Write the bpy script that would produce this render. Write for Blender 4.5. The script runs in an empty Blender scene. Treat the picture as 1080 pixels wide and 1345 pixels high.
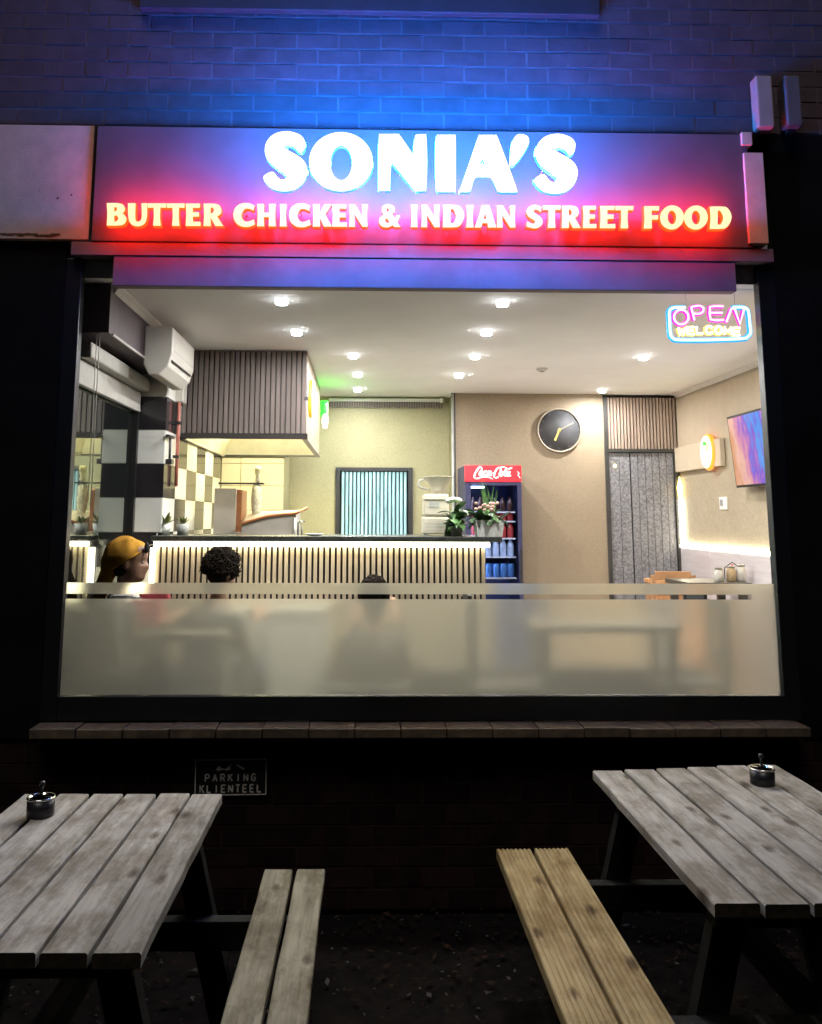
import bpy, bmesh, math, random
from mathutils import Vector, Matrix, noise as mnoise
random.seed(11)
S = bpy.context.scene
COL = S.collection
PI = math.pi

# ------------------------------------------------------------------ camera, sky, sun, exposure
HC, FPX, CX, CY = 1.70, 1150.0, 506.48, 506.42            # eye height, focal length and principal point of a 1080 x 1345 frame
PITCH, YAW, ROLL = (math.radians(a) for a in (8.6026, 1.3070, -0.1967))
FW = Vector((math.sin(YAW)*math.cos(PITCH), math.cos(YAW)*math.cos(PITCH), math.sin(PITCH)))
_r = FW.cross(Vector((0, 0, 1))).normalized(); _u = _r.cross(FW)
RT = _r*math.cos(ROLL) - _u*math.sin(ROLL); UP = _u*math.cos(ROLL) + _r*math.sin(ROLL)
cam = bpy.data.cameras.new('camera'); cam_o = bpy.data.objects.new('camera', cam); COL.objects.link(cam_o)
cam.sensor_fit = 'VERTICAL'; cam.sensor_height = 24.0; cam.lens = FPX*24.0/1345.0
cam.shift_x = (540-CX)/1345.0; cam.shift_y = (CY-672.5)/1345.0
cam.clip_start = 0.05; cam.clip_end = 500
cam_o.matrix_world = Matrix(((RT.x, UP.x, -FW.x, 0), (RT.y, UP.y, -FW.y, 0), (RT.z, UP.z, -FW.z, HC), (0, 0, 0, 1)))
S.camera = cam_o

SUN_EL, SUN_AZ = math.radians(64), math.radians(196)
W = bpy.data.worlds.new('World'); S.world = W; W.use_nodes = True
nt = W.node_tree; bg = nt.nodes['Background']
sky = nt.nodes.new('ShaderNodeTexSky'); sky.sky_type = 'NISHITA'; sky.sun_disc = False
sky.sun_elevation = SUN_EL; sky.sun_rotation = SUN_AZ
nt.links.new(sky.outputs[0], bg.inputs[0]); bg.inputs[1].default_value = 0.0015
sun = bpy.data.lights.new('sun', 'SUN'); sun.energy = 0.70; sun.angle = math.radians(25); sun.color = (1, .95, .88)
sun_o = bpy.data.objects.new('sun', sun); COL.objects.link(sun_o)
sd = Vector((math.sin(SUN_AZ)*math.cos(SUN_EL), math.cos(SUN_AZ)*math.cos(SUN_EL), math.sin(SUN_EL)))
sun_o.rotation_euler = (-sd).to_track_quat('-Z', 'Y').to_euler(); sun_o.location = sd*8
S.view_settings.view_transform = 'Standard'; S.view_settings.look = 'None'
S.view_settings.exposure = 0.22; S.view_settings.gamma = 1.0
S.render.engine = 'CYCLES'
S.cycles.use_denoising = True; S.cycles.max_bounces = 10; S.cycles.diffuse_bounces = 6
S.cycles.sample_clamp_indirect = 6.0; S.cycles.caustics_reflective = False; S.cycles.caustics_refractive = False

def at(px, py, X=None, Y=None, Z=None):
    """point of a real plane (X, Y or Z given, metres) seen at a spot of the photograph"""
    d = FW + RT*((px-CX)/FPX) - UP*((py-CY)/FPX)
    t = X/d.x if X is not None else Y/d.y if Y is not None else (Z-HC)/d.z
    return Vector((0, 0, HC)) + d*t

# ------------------------------------------------------------------ materials
MATS = {}
def _base(name):
    m = bpy.data.materials.new(name); m.use_nodes = True
    MATS[name] = m
    return m, m.node_tree.nodes, m.node_tree.links, m.node_tree.nodes['Principled BSDF']
def _coord(N, L, scale=(1, 1, 1), rnd=True):
    tc = N.new('ShaderNodeTexCoord'); mp = N.new('ShaderNodeMapping'); mp.inputs['Scale'].default_value = scale
    L.new(tc.outputs['Object'], mp.inputs['Vector'])
    if rnd:
        oi = N.new('ShaderNodeObjectInfo'); mm = N.new('ShaderNodeMath'); mm.operation = 'MULTIPLY'; mm.inputs[1].default_value = 37.0
        cb = N.new('ShaderNodeCombineXYZ'); L.new(oi.outputs['Random'], mm.inputs[0])
        for i in range(3): L.new(mm.outputs[0], cb.inputs[i])
        L.new(cb.outputs[0], mp.inputs['Location'])
    return mp.outputs[0]
def _noise(N, L, vec, scale, detail=4, rough=.6):
    n = N.new('ShaderNodeTexNoise'); n.inputs['Scale'].default_value = scale; n.inputs['Detail'].default_value = detail
    n.inputs['Roughness'].default_value = rough; L.new(vec, n.inputs['Vector']); return n.outputs['Fac']
def _ramp(N, L, fac, stops):
    r = N.new('ShaderNodeValToRGB'); e = r.color_ramp.elements
    while len(e) < len(stops): e.new(.5)
    for k, (p, c) in enumerate(stops): e[k].position = p; e[k].color = (*c, 1) if len(c) == 3 else c
    L.new(fac, r.inputs['Fac']); return r.outputs['Color']
def _bump(N, L, B, h, strength, dist=.002):
    b = N.new('ShaderNodeBump'); b.inputs['Strength'].default_value = strength; b.inputs['Distance'].default_value = dist
    L.new(h, b.inputs['Height']); L.new(b.outputs[0], B.inputs['Normal'])
def mat(name, col, rough=.6, metal=0, var=.25, scale=8, bump=0, bscale=60, stretch=(1, 1, 1), spec=.5, objvar=0):
    m, N, L, B = _base(name)
    v = _coord(N, L, stretch)
    f = _noise(N, L, v, scale)
    lo = tuple(max(0, c*(1-var)) for c in col); hi = tuple(min(1, c*(1+var)) for c in col)
    c = _ramp(N, L, f, [(.3, lo), (.7, hi)])
    if objvar:
        oi = N.new('ShaderNodeObjectInfo'); hs = N.new('ShaderNodeHueSaturation'); mr = N.new('ShaderNodeMapRange')
        mr.inputs['To Min'].default_value = 1-objvar; mr.inputs['To Max'].default_value = 1+objvar
        L.new(oi.outputs['Random'], mr.inputs['Value']); L.new(mr.outputs[0], hs.inputs['Value']); L.new(c, hs.inputs['Color']); c = hs.outputs[0]
    L.new(c, B.inputs['Base Color'])
    B.inputs['Roughness'].default_value = rough; B.inputs['Metallic'].default_value = metal
    B.inputs['Specular IOR Level'].default_value = spec
    if bump: _bump(N, L, B, _noise(N, L, v, bscale, 5, .7), bump)
    return m
def emit(name, col, strength, body=None):
    m, N, L, B = _base(name)
    B.inputs['Base Color'].default_value = (*(body or col), 1)
    B.inputs['Emission Color'].default_value = (*col, 1); B.inputs['Emission Strength'].default_value = strength
    B.inputs['Roughness'].default_value = .4
    return m
def wood(name, light, dark, knot, grain=(14, 1.2, 14), rough=.75, moss=None):
    """weathered board, grain along object Y"""
    m, N, L, B = _base(name)
    v = _coord(N, L, grain)
    f1 = _noise(N, L, v, 2.0, 8, .72)
    v2 = _coord(N, L, (60, 2.2, 60)); f2 = _noise(N, L, v2, 2.0, 3, .5)
    v3 = _coord(N, L, (3.4, 1.5, 3.4)); f3 = _noise(N, L, v3, 2.8, 8, .70)
    c1 = _ramp(N, L, f1, [(.28, dark), (.62, light)])
    c3 = _ramp(N, L, f3, [(.38, tuple(k*.8 for k in knot)), (.47, tuple(.5+.35*k for k in knot)), (.55, (1, 1, 1))])
    mx = N.new('ShaderNodeMix'); mx.data_type = 'RGBA'; mx.blend_type = 'MULTIPLY'; mx.inputs['Factor'].default_value = .78
    L.new(c1, mx.inputs['A']); L.new(c3, mx.inputs['B'])
    c2 = _ramp(N, L, f2, [(.3, (.62, .6, .56)), (.6, (1, 1, 1))])
    m2 = N.new('ShaderNodeMix'); m2.data_type = 'RGBA'; m2.blend_type = 'MULTIPLY'; m2.inputs['Factor'].default_value = .38
    L.new(mx.outputs['Result'], m2.inputs['A']); L.new(c2, m2.inputs['B'])
    # knots: stretched voronoi cells, only the few nearest to a cell point
    vk = _coord(N, L, (6.5, 2.6, 1)); vo = N.new('ShaderNodeTexVoronoi'); vo.voronoi_dimensions = '2D'; vo.inputs['Scale'].default_value = 1.0; L.new(vk, vo.inputs['Vector'])
    dn = N.new('ShaderNodeMath'); dn.operation = 'ADD'; L.new(vo.outputs['Distance'], dn.inputs[0])
    sc = N.new('ShaderNodeMath'); sc.operation = 'MULTIPLY'; sc.inputs[1].default_value = .16; L.new(f3, sc.inputs[0]); L.new(sc.outputs[0], dn.inputs[1])
    ck = _ramp(N, L, dn.outputs[0], [(.09, (.16, .12, .09)), (.14, (.42, .36, .30)), (.20, (1, 1, 1))])
    m3 = N.new('ShaderNodeMix'); m3.data_type = 'RGBA'; m3.blend_type = 'MULTIPLY'; m3.inputs['Factor'].default_value = .85
    L.new(m2.outputs['Result'], m3.inputs['A']); L.new(ck, m3.inputs['B'])
    oi = N.new('ShaderNodeObjectInfo'); hs = N.new('ShaderNodeHueSaturation'); mr = N.new('ShaderNodeMapRange')
    mr.inputs['To Min'].default_value = .85; mr.inputs['To Max'].default_value = 1.15
    L.new(oi.outputs['Random'], mr.inputs['Value']); L.new(mr.outputs[0], hs.inputs['Value']); L.new(m3.outputs['Result'], hs.inputs['Color'])
    L.new(hs.outputs[0], B.inputs['Base Color']); B.inputs['Roughness'].default_value = rough
    B.inputs['Specular IOR Level'].default_value = .15
    _bump(N, L, B, f2, .5, .003)
    return m
def thin_glass(name, tint=(1, 1, 1), refl=.06):
    m, N, L, B = _base(name); out = N['Material Output']; N.remove(B)
    t = N.new('ShaderNodeBsdfTransparent'); t.inputs[0].default_value = (*tint, 1)
    g = N.new('ShaderNodeBsdfGlossy'); g.inputs['Roughness'].default_value = .01
    lw = N.new('ShaderNodeFresnel'); lw.inputs['IOR'].default_value = 1.0+refl*5
    mx = N.new('ShaderNodeMixShader'); L.new(lw.outputs[0], mx.inputs[0]); L.new(t.outputs[0], mx.inputs[1]); L.new(g.outputs[0], mx.inputs[2])
    L.new(mx.outputs[0], out.inputs[0]); return m
def frost(name):
    m, N, L, B = _base(name); out = N['Material Output']; N.remove(B)
    r = N.new('ShaderNodeBsdfRefraction'); r.inputs['Roughness'].default_value = .36; r.inputs['IOR'].default_value = 1.35
    r.inputs['Color'].default_value = (.90, .87, .72, 1)
    t = N.new('ShaderNodeBsdfTranslucent'); t.inputs['Color'].default_value = (.92, .88, .70, 1)
    d = N.new('ShaderNodeBsdfDiffuse'); d.inputs['Color'].default_value = (.6, .6, .58, 1)
    a = N.new('ShaderNodeMixShader'); a.inputs[0].default_value = .15; L.new(r.outputs[0], a.inputs[1]); L.new(t.outputs[0], a.inputs[2])
    b = N.new('ShaderNodeMixShader'); b.inputs[0].default_value = .02; L.new(a.outputs[0], b.inputs[1]); L.new(d.outputs[0], b.inputs[2])
    L.new(b.outputs[0], out.inputs[0]); return m
def dark_mirror(name):
    m, N, L, B = _base(name); out = N['Material Output']
    g = N.new('ShaderNodeBsdfGlossy'); g.inputs['Roughness'].default_value = .012; g.inputs['Color'].default_value = (.62, .68, .62, 1)
    B.inputs['Base Color'].default_value = (.01, .012, .012, 1); B.inputs['Roughness'].default_value = .1
    mx = N.new('ShaderNodeMixShader'); mx.inputs[0].default_value = .62; L.new(B.outputs[0], mx.inputs[1]); L.new(g.outputs[0], mx.inputs[2])
    L.new(mx.outputs[0], out.inputs[0]); return m

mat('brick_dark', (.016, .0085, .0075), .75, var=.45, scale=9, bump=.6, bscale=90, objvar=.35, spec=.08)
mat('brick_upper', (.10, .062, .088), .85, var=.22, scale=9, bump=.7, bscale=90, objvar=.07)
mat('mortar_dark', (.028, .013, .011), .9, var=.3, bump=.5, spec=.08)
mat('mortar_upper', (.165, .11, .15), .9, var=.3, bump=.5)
mat('black_paint', (.007, .0065, .006), .5, var=.4, scale=4, bump=.25, bscale=120, spec=.08)
mat('black_frame', (.010, .010, .010), .35, var=.2)
mat('fascia_paint', (.115, .09, .115), .7, var=.12, scale=5, bump=.25, bscale=140)
mat('lintel_paint', (.21, .145, .17), .7, var=.15, scale=5, bump=.3, bscale=120)
mat('box_paint', (.46, .33, .29), .8, var=.1, bump=.3); mat('white_plaster', (.74, .53, .44), .85, var=.12, scale=10, bump=.9, bscale=110)
mat('ledge_paint', (.035, .03, .05), .7, var=.2)
mat('box_grey', (.15, .12, .13), .8, var=.1); mat('rust', (.16, .07, .04), .9, var=.4, scale=40)
mat('sill_tile', (.105, .072, .045), .55, var=.45, scale=16, bump=.8, bscale=90, objvar=.12)
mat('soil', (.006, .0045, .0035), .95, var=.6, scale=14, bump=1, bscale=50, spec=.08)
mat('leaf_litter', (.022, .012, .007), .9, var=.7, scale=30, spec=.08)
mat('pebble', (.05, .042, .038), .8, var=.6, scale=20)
wood('grey_plank', (.43, .40, .345), (.215, .195, .155), (.52, .46, .37))
wood('bench_plank_wood', (.33, .30, .215), (.17, .15, .10), (.50, .44, .33))
wood('deck_board', (.40, .305, .155), (.245, .18, .08), (.62, .50, .35), rough=.7)
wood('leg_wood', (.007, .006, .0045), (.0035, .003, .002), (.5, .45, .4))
mat('shaded_end_grain', (.022, .017, .011), .9, var=.4, scale=40, spec=.08); mat('tin_black', (.012, .012, .014), .35, var=.2)  # plank ends: dark end grain with the shade of the ends in its colour
mat('chrome', (.75, .75, .72), .16, metal=1, var=.06)
mat('sign_black', (.010, .010, .010), .4, var=.3)
mat('sign_print', (.72, .66, .60), .6, var=.3, scale=60)
mat('alu', (.30, .28, .27), .45, metal=.6, var=.2)
# interior
mat('ceiling_paint', (.90, .885, .875), .8, var=.03, scale=3, bump=.1)
mat('cornice_paint', (.74, .70, .66), .7, var=.03)
mat('floor_tile', (.72, .69, .64), .35, var=.2, scale=3)
def speckle(name, a, b, scale=70):
    m, N, L, B = _base(name); v = _coord(N, L, (1, 1, 1), False)
    f = _noise(N, L, v, scale, 3, .7); g = _noise(N, L, v, 3, 3, .5)
    c = _ramp(N, L, f, [(.35, a), (.65, b)])
    k = _ramp(N, L, g, [(.3, (.9, .9, .9)), (.7, (1, 1, 1))])
    mx = N.new('ShaderNodeMix'); mx.data_type = 'RGBA'; mx.blend_type = 'MULTIPLY'; mx.inputs['Factor'].default_value = 1
    L.new(c, mx.inputs['A']); L.new(k, mx.inputs['B']); L.new(mx.outputs['Result'], B.inputs['Base Color'])
    B.inputs['Roughness'].default_value = .6; _bump(N, L, B, f, .35, .002); return m
speckle('wallpaper_tan', (.275, .212, .138), (.335, .260, .175))
speckle('wallpaper_green_lit', (.285, .262, .142), (.35, .325, .18))  # tan wallpaper with the green neon's light put into the colour
speckle('wallpaper_side', (.335, .277, .192), (.415, .345, .24), 45)
mat('wall_upper_side', (.45, .36, .255), .7, var=.06, bump=.2)
mat('dado_panel', (.54, .49, .49), .5, var=.10, scale=6, stretch=(1, .4, 6), bump=.2)
mat('beam_paint', (.50, .41, .295), .6, var=.06)
mat('dark_bulkhead', (.055, .036, .043), .6, var=.25, scale=5)
mat('pale_rail', (.36, .345, .31), .5, var=.12)
mat('tile_white', (.74, .74, .68), .12, var=.05, scale=4)
mat('tile_black', (.022, .020, .022), .13, var=.3, scale=4)
mat('tile_cream', (.60, .56, .44), .2, var=.05, scale=4)
mat('grout', (.45, .42, .34), .9, var=.1)
mat('slat_hood', (.15, .122, .11), .55, var=.2, scale=5, stretch=(6, 6, .5), objvar=.12)
mat('slat_counter', (.60, .50, .34), .5, var=.12, scale=5, stretch=(6, 6, .5), objvar=.08)
mat('slat_door', (.33, .25, .195), .5, var=.14, scale=5, stretch=(6, 6, .5), objvar=.08)
mat('slat_backing', (.022, .018, .015), .8); mat('hood_backing', (.055, .045, .04), .8)
mat('counter_top', (.055, .06, .05), .25, var=.3, scale=20)
mat('hood_steel', (.66, .63, .48), .35, metal=.2, var=.1)
mat('hood_side', (.30, .24, .17), .6, var=.06)
mat('steel', (.52, .50, .44), .32, metal=.75, var=.12, stretch=(1, 1, 8))
mat('grey_steel', (.44, .40, .34), .45, metal=.3, var=.1)
mat('black_metal', (.02, .02, .02), .4)
mat('copper', (.55, .24, .12), .35, metal=.8)
mat('gas_pipe', (.46, .15, .11), .45, var=.2)
mat('white_plastic', (.78, .76, .70), .35, var=.05)
mat('ac_plastic', (.56, .53, .475), .4, var=.04)
mat('grey_plastic', (.30, .30, .29), .4)
mat('machine_cream', (.64, .59, .46), .35, var=.08, scale=12)
mat('strip_teal', (.40, .63, .68), .3, var=.35, scale=2.5, stretch=(8, 8, 1))
mat('kitchen_dark', (.04, .07, .065), .7)
mat('door_grey', (.19, .187, .20), .4, var=.6, scale=55, bump=.8, bscale=60)
mat('door_frame', (.035, .034, .032), .45)
mat('meat', (.78, .70, .52), .6, var=.4, scale=30, bump=.8, bscale=40)
mat('orange_wood', (.58, .30, .13), .5, var=.2)
mat('clock_mark', (.12, .12, .12), .5); mat('clock_face', (.06, .06, .065), .6, var=.15)
mat('silver_rim', (.42, .36, .28), .45, metal=.3)
mat('gold', (.85, .60, .16), .3, metal=.5)
mat('leaf_green', (.10, .21, .065), .45, var=.4, scale=25, objvar=.3)
mat('leaf_olive', (.15, .17, .055), .5, var=.4, scale=25)
mat('leaf_dark', (.055, .115, .045), .45, var=.4, scale=25)
mat('flower_pink', (.55, .33, .28), .6, var=.3)
mat('flower_white', (.82, .80, .72), .5, var=.08)
mat('pot_white', (.74, .75, .70), .4, var=.05)
mat('pot_grey', (.42, .42, .38), .5, var=.12)
mat('cooler_body', (.03, .03, .075), .4, var=.2)
mat('cooler_inside', (.05, .07, .22), .4, var=.1)
emit('cooler_red', (.95, .02, .03), .62, (.7, .02, .03))
emit('cooler_logo', (1, .78, .74), .55, (.9, .85, .82))
emit('cooler_lamp', (.50, .64, 1.0), 26)
mat('shelf_white', (.7, .74, .82), .4)
mat('bottle_cola', (.045, .02, .018), .15); mat('bottle_red', (.42, .05, .05), .25); mat('bottle_water', (.45, .55, .75), .15)
mat('bottle_orange', (.6, .28, .05), .2); mat('can_blue', (.08, .22, .55), .25, metal=.3)
emit('downlight_lens', (.97, .965, .96), 2250); emit('downlight_side', (.90, .97, 1), 9)
emit('hood_lamp', (1, .92, .55), 120)
emit('led_warm', (1, .92, .70), 11)
emit('led_yellow', (1, .72, .22), 7)
emit('neon_orange', (1, .26, .02), 1.15); emit('neon_core', (1, .93, .74), 1.7); emit('neon_green', (.003, .95, .004), 22); emit('neon_green_core', (.72, 1, .78), 2.2)
emit('neon_yellow', (1, .62, .05), 6)
emit('open_blue', (.01, .36, .80), 1.0); emit('open_blue_core', (.62, .95, 1), 1.5)
emit('open_pink', (.75, .02, .50), .9); emit('open_pink_core', (1, .70, .95), 1.25)
emit('open_yellow', (1, .78, .10), 1.1); emit('open_yellow_core', (1, .97, .86), 3.2)
emit('letter_white', (.90, .90, .98), 1.6); emit('letter_blue', (.006, .25, 1), 34); emit('letter_edge_blue', (.010, .23, 1), 480); emit('letter_edge_red', (1, .012, .02), 60); emit('letter_side_halo', (.04, .36, 1), 1.0); emit('letter_side_red', (1, .10, .01), 1.0)  # sides of the shop name glow blue to merge with the halo
emit('letter_cream', (.95, .92, .46), 1.0, (.1, .1, .06)); emit('letter_red', (1, .012, .004), 22)
MATS['letter_white'].node_tree.nodes['Principled BSDF'].inputs['Base Color'].default_value = (.8, .8, .8, 1)
def tv_mat():
    m, N, L, B = _base('tv_screen'); v = _coord(N, L, (1, 6, 2.2), False)
    f = _noise(N, L, v, 1.7, 4, .6)
    tc = N.new('ShaderNodeTexCoord'); sx = N.new('ShaderNodeSeparateXYZ'); L.new(tc.outputs['Object'], sx.inputs[0])
    a = N.new('ShaderNodeMath'); a.operation = 'MULTIPLY_ADD'; a.inputs[1].default_value = -.85; a.inputs[2].default_value = -.12; L.new(sx.outputs['Y'], a.inputs[0])
    h = N.new('ShaderNodeMath'); h.operation = 'MULTIPLY_ADD'; h.inputs[1].default_value = .30; L.new(sx.outputs['Z'], h.inputs[0]); L.new(a.outputs[0], h.inputs[2])
    b = N.new('ShaderNodeMath'); b.operation = 'MULTIPLY_ADD'; b.inputs[1].default_value = .55; L.new(f, b.inputs[0]); L.new(h.outputs[0], b.inputs[2])
    c = _ramp(N, L, b.outputs[0], [(.22, (.70, .30, .14)), (.34, (.80, .45, .35)), (.46, (.62, .20, .38)), (.56, (.16, .06, .62)), (.66, (.03, .30, .85)), (.76, (.10, .08, .70)), (.88, (.75, .30, .62))])
    L.new(c, B.inputs['Emission Color']); B.inputs['Emission Strength'].default_value = .85
    B.inputs['Base Color'].default_value = (.02, .02, .02, 1); B.inputs['Roughness'].default_value = .2
tv_mat()
mat('skin_dark', (.30, .165, .10), .5, var=.12, scale=20); mat('skin_brown', (.32, .19, .12), .5, var=.12, scale=20)
mat('hair_black', (.014, .011, .009), .95, var=.4, scale=40, spec=.1); mat('hair_dark', (.024, .018, .013), .95, var=.4, scale=40, spec=.1)
mat('cap_yellow', (.50, .25, .035), .9, var=.4, scale=14, bump=1.0, bscale=22, spec=.1)
mat('cloth_black', (.014, .013, .014), .85, var=.3, bump=.5); mat('cloth_red', (.45, .07, .08), .85, var=.2); mat('cloth_grey', (.10, .10, .09), .85, var=.2)
mat('cloth_light', (.55, .52, .46), .85, var=.1); mat('denim', (.03, .04, .07), .85, var=.3)
mat('eye_white', (.25, .22, .19), .4)
mat('chair_wood', (.42, .22, .10), .45, var=.25, stretch=(1, 1, .3)); mat('table_dark', (.05, .045, .035), .35, var=.2); mat('chair_black', (.02, .02, .02), .5)
mat('jar_glass', (.55, .52, .46), .12, var=.1); mat('sauce_red', (.4, .06, .03), .3); mat('jar_lid', (.3, .27, .22), .3, metal=.7); mat('spice', (.45, .33, .18), .7, var=.3)
thin_glass('window_glass', refl=.05); thin_glass('cooler_glass', (.86, .9, 1), .06)
frost('frosted_film'); dark_mirror('side_glass')

# ------------------------------------------------------------------ mesh helpers
class MB:
    def __init__(s): s.v = []; s.f = []; s.mi = []; s.sm = []
    def add(s, verts, faces, mi=0, smooth=False):
        o = len(s.v); s.v += [tuple(p) for p in verts]
        for f in faces: s.f.append(tuple(i+o for i in f)); s.mi.append(mi); s.sm.append(smooth)
        return s
    def box(s, a, b, mi=0, M=None):
        x0, y0, z0 = (min(a[i], b[i]) for i in range(3)); x1, y1, z1 = (max(a[i], b[i]) for i in range(3))
        p = [Vector(q) for q in ((x0, y0, z0), (x1, y0, z0), (x1, y1, z0), (x0, y1, z0), (x0, y0, z1), (x1, y0, z1), (x1, y1, z1), (x0, y1, z1))]
        if M is not None: p = [M @ q for q in p]
        return s.add(p, [(0, 3, 2, 1), (4, 5, 6, 7), (0, 1, 5, 4), (1, 2, 6, 5), (2, 3, 7, 6), (3, 0, 4, 7)], mi)
    def bar(s, p, q, w, h, mi=0, up=(0, 0, 1)):
        p, q = Vector(p), Vector(q); d = (q-p).normalized(); u = Vector(up); r = d.cross(u)
        if r.length < 1e-4: r = d.cross(Vector((1, 0, 0)))
        r.normalize(); u = r.cross(d); v = []
        for c in (p, q):
            for a, b in ((-1, -1), (1, -1), (1, 1), (-1, 1)): v.append(c + r*a*w/2 + u*b*h/2)
        return s.add(v, [(0, 1, 2, 3), (7, 6, 5, 4), (0, 4, 5, 1), (1, 5, 6, 2), (2, 6, 7, 3), (3, 7, 4, 0)], mi)
    def tube(s, pts, rad, n=8, mi=0, closed=False, caps=True):
        pts = [Vector(p) for p in pts]; k = len(pts); rads = rad if isinstance(rad, (list, tuple)) else [rad]*k
        rings = []; prev = None
        for i in range(k):
            a = pts[(i-1) % k] if closed or i else pts[i]; b = pts[(i+1) % k] if closed or i < k-1 else pts[i]
            d = (b-a).normalized()
            if prev is None:
                prev = d.cross(Vector((0, 0, 1)))
                if prev.length < .1: prev = d.cross(Vector((1, 0, 0)))
            r = (prev - d*prev.dot(d)).normalized(); prev = r; u = d.cross(r)
            rings.append([pts[i] + (r*math.cos(2*PI*j/n) + u*math.sin(2*PI*j/n))*rads[i] for j in range(n)])
        v = [p for g in rings for p in g]; f = []
        for i in range(k if closed else k-1):
            i2 = (i+1) % k
            for j in range(n): f.append((i*n+j, i*n+(j+1) % n, i2*n+(j+1) % n, i2*n+j))
        if caps and not closed: f += [tuple(range(n))[::-1], tuple((k-1)*n+j for j in range(n))]
        return s.add(v, f, mi, True)
    def lathe(s, prof, c=(0, 0, 0), n=20, mi=0, M=None, sx=1, sy=1):
        v = []; f = []; k = len(prof)
        for r, z in prof:
            for j in range(n):
                q = Vector((r*math.cos(2*PI*j/n)*sx, r*math.sin(2*PI*j/n)*sy, z))
                if M is not None: q = M @ q
                v.append(q + Vector(c))
        for i in range(k-1):
            for j in range(n): f.append((i*n+j, i*n+(j+1) % n, (i+1)*n+(j+1) % n, (i+1)*n+j))
        if prof[0][0] > 1e-6: f.append(tuple(range(n))[::-1])
        if prof[-1][0] > 1e-6: f.append(tuple((k-1)*n+j for j in range(n)))
        return s.add(v, f, mi, True)
    def ell(s, c, r, n=14, m=9, mi=0, M=None):
        pr = [(math.sin(PI*i/m), -math.cos(PI*i/m)) for i in range(m+1)]
        pr[0] = (1e-4, -1); pr[-1] = (1e-4, 1)
        Q = Matrix.Diagonal(Vector((r[0], r[1], r[2])))
        if M is not None: Q = M.to_3x3() @ Q
        return s.lathe(pr, c, n, mi, Q)
    def mesh(s, name, mats):
        me = bpy.data.meshes.new(name); me.from_pydata(s.v, [], s.f)
        for m in (mats if isinstance(mats, (list, tuple)) else [mats]): me.materials.append(MATS[m])
        me.polygons.foreach_set('material_index', s.mi); me.polygons.foreach_set('use_smooth', s.sm); me.update()
        return me
    def build(s, name, mats, parent=None, loc=None):
        return link(name, s.mesh(name, mats), parent, loc)
def link(name, me, parent=None, loc=None):
    o = bpy.data.objects.new(name, me); COL.objects.link(o)
    if parent is not None: o.parent = parent
    if loc is not None: o.location = loc
    return o
def tag(o, label=None, cat=None, group=None, kind=None):
    for k, v in (('label', label), ('category', cat), ('group', group), ('kind', kind)):
        if v: o[k] = v
    return o
def thing(name, label, cat, loc=(0, 0, 0), rz=0, group=None):
    o = bpy.data.objects.new(name, None); o.empty_display_size = .1; COL.objects.link(o); o.location = loc; o.rotation_euler = (0, 0, rz)
    return tag(o, label, cat, group)
def bevel(o, w=.004, seg=2):
    b = o.modifiers.new('bevel', 'BEVEL'); b.width = w; b.segments = seg; b.limit_method = 'ANGLE'; b.angle_limit = math.radians(40); return o
def box(name, a, b, m, parent=None, bv=0):
    o = MB().box(a, b).build(name, m, parent)
    if bv: bevel(o, bv)
    return o
def copy_tree(o, parent=None):
    c = o.copy(); COL.objects.link(c); c.parent = parent
    for ch in list(o.children): copy_tree(ch, c)
    return c
def struct(o, label=None): return tag(o, label, None, None, 'structure')
def crom(pts, closed=True, seg=7):
    """smooth closed outline; a point with a third item is a corner"""
    n = len(pts); out = []
    for i in range(n if closed else n-1):
        p1 = pts[i]; p2 = pts[(i+1) % n]
        P0 = pts[(i-1) % n] if (closed or i) and len(p1) == 2 else None
        P3 = pts[(i+2) % n] if (closed or i < n-2) and len(p2) == 2 else None
        a = Vector(p1[:2]); b = Vector(p2[:2])
        if len(p1) > 2 and len(p2) > 2: out.append(a); continue
        p0 = Vector(P0[:2]) if P0 is not None else a-(b-a); p3 = Vector(P3[:2]) if P3 is not None else b+(b-a)
        for k in range(seg):
            t = k/seg
            out.append(.5*((2*a)+(b-p0)*t+(2*p0-5*a+4*b-p3)*t*t+(3*a-p0-3*b+p3)*t**3))
    if not closed: out.append(Vector(pts[-1][:2]))
    return out
def flat(outlines, name, depth, offset=0.0, bev=0.0):
    """extruded 2D outlines (holes allowed) -> mesh in the XZ plane, front towards -Y, centred on y=0"""
    cu = bpy.data.curves.new(name, 'CURVE'); cu.dimensions = '2D'; cu.fill_mode = 'BOTH'; cu.extrude = depth/2; cu.offset = offset
    cu.bevel_depth = bev; cu.bevel_resolution = 1
    for ol in outlines:
        sp = cu.splines.new('POLY'); sp.points.add(len(ol)-1); sp.use_cyclic_u = True
        for p, q in zip(sp.points, ol): p.co = (q[0], q[1], 0, 1)
    t = bpy.data.objects.new(name, cu); me = bpy.data.meshes.new_from_object(t); bpy.data.objects.remove(t); bpy.data.curves.remove(cu)
    me.transform(Matrix.Rotation(PI/2, 4, 'X')); me.name = name
    return me

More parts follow.
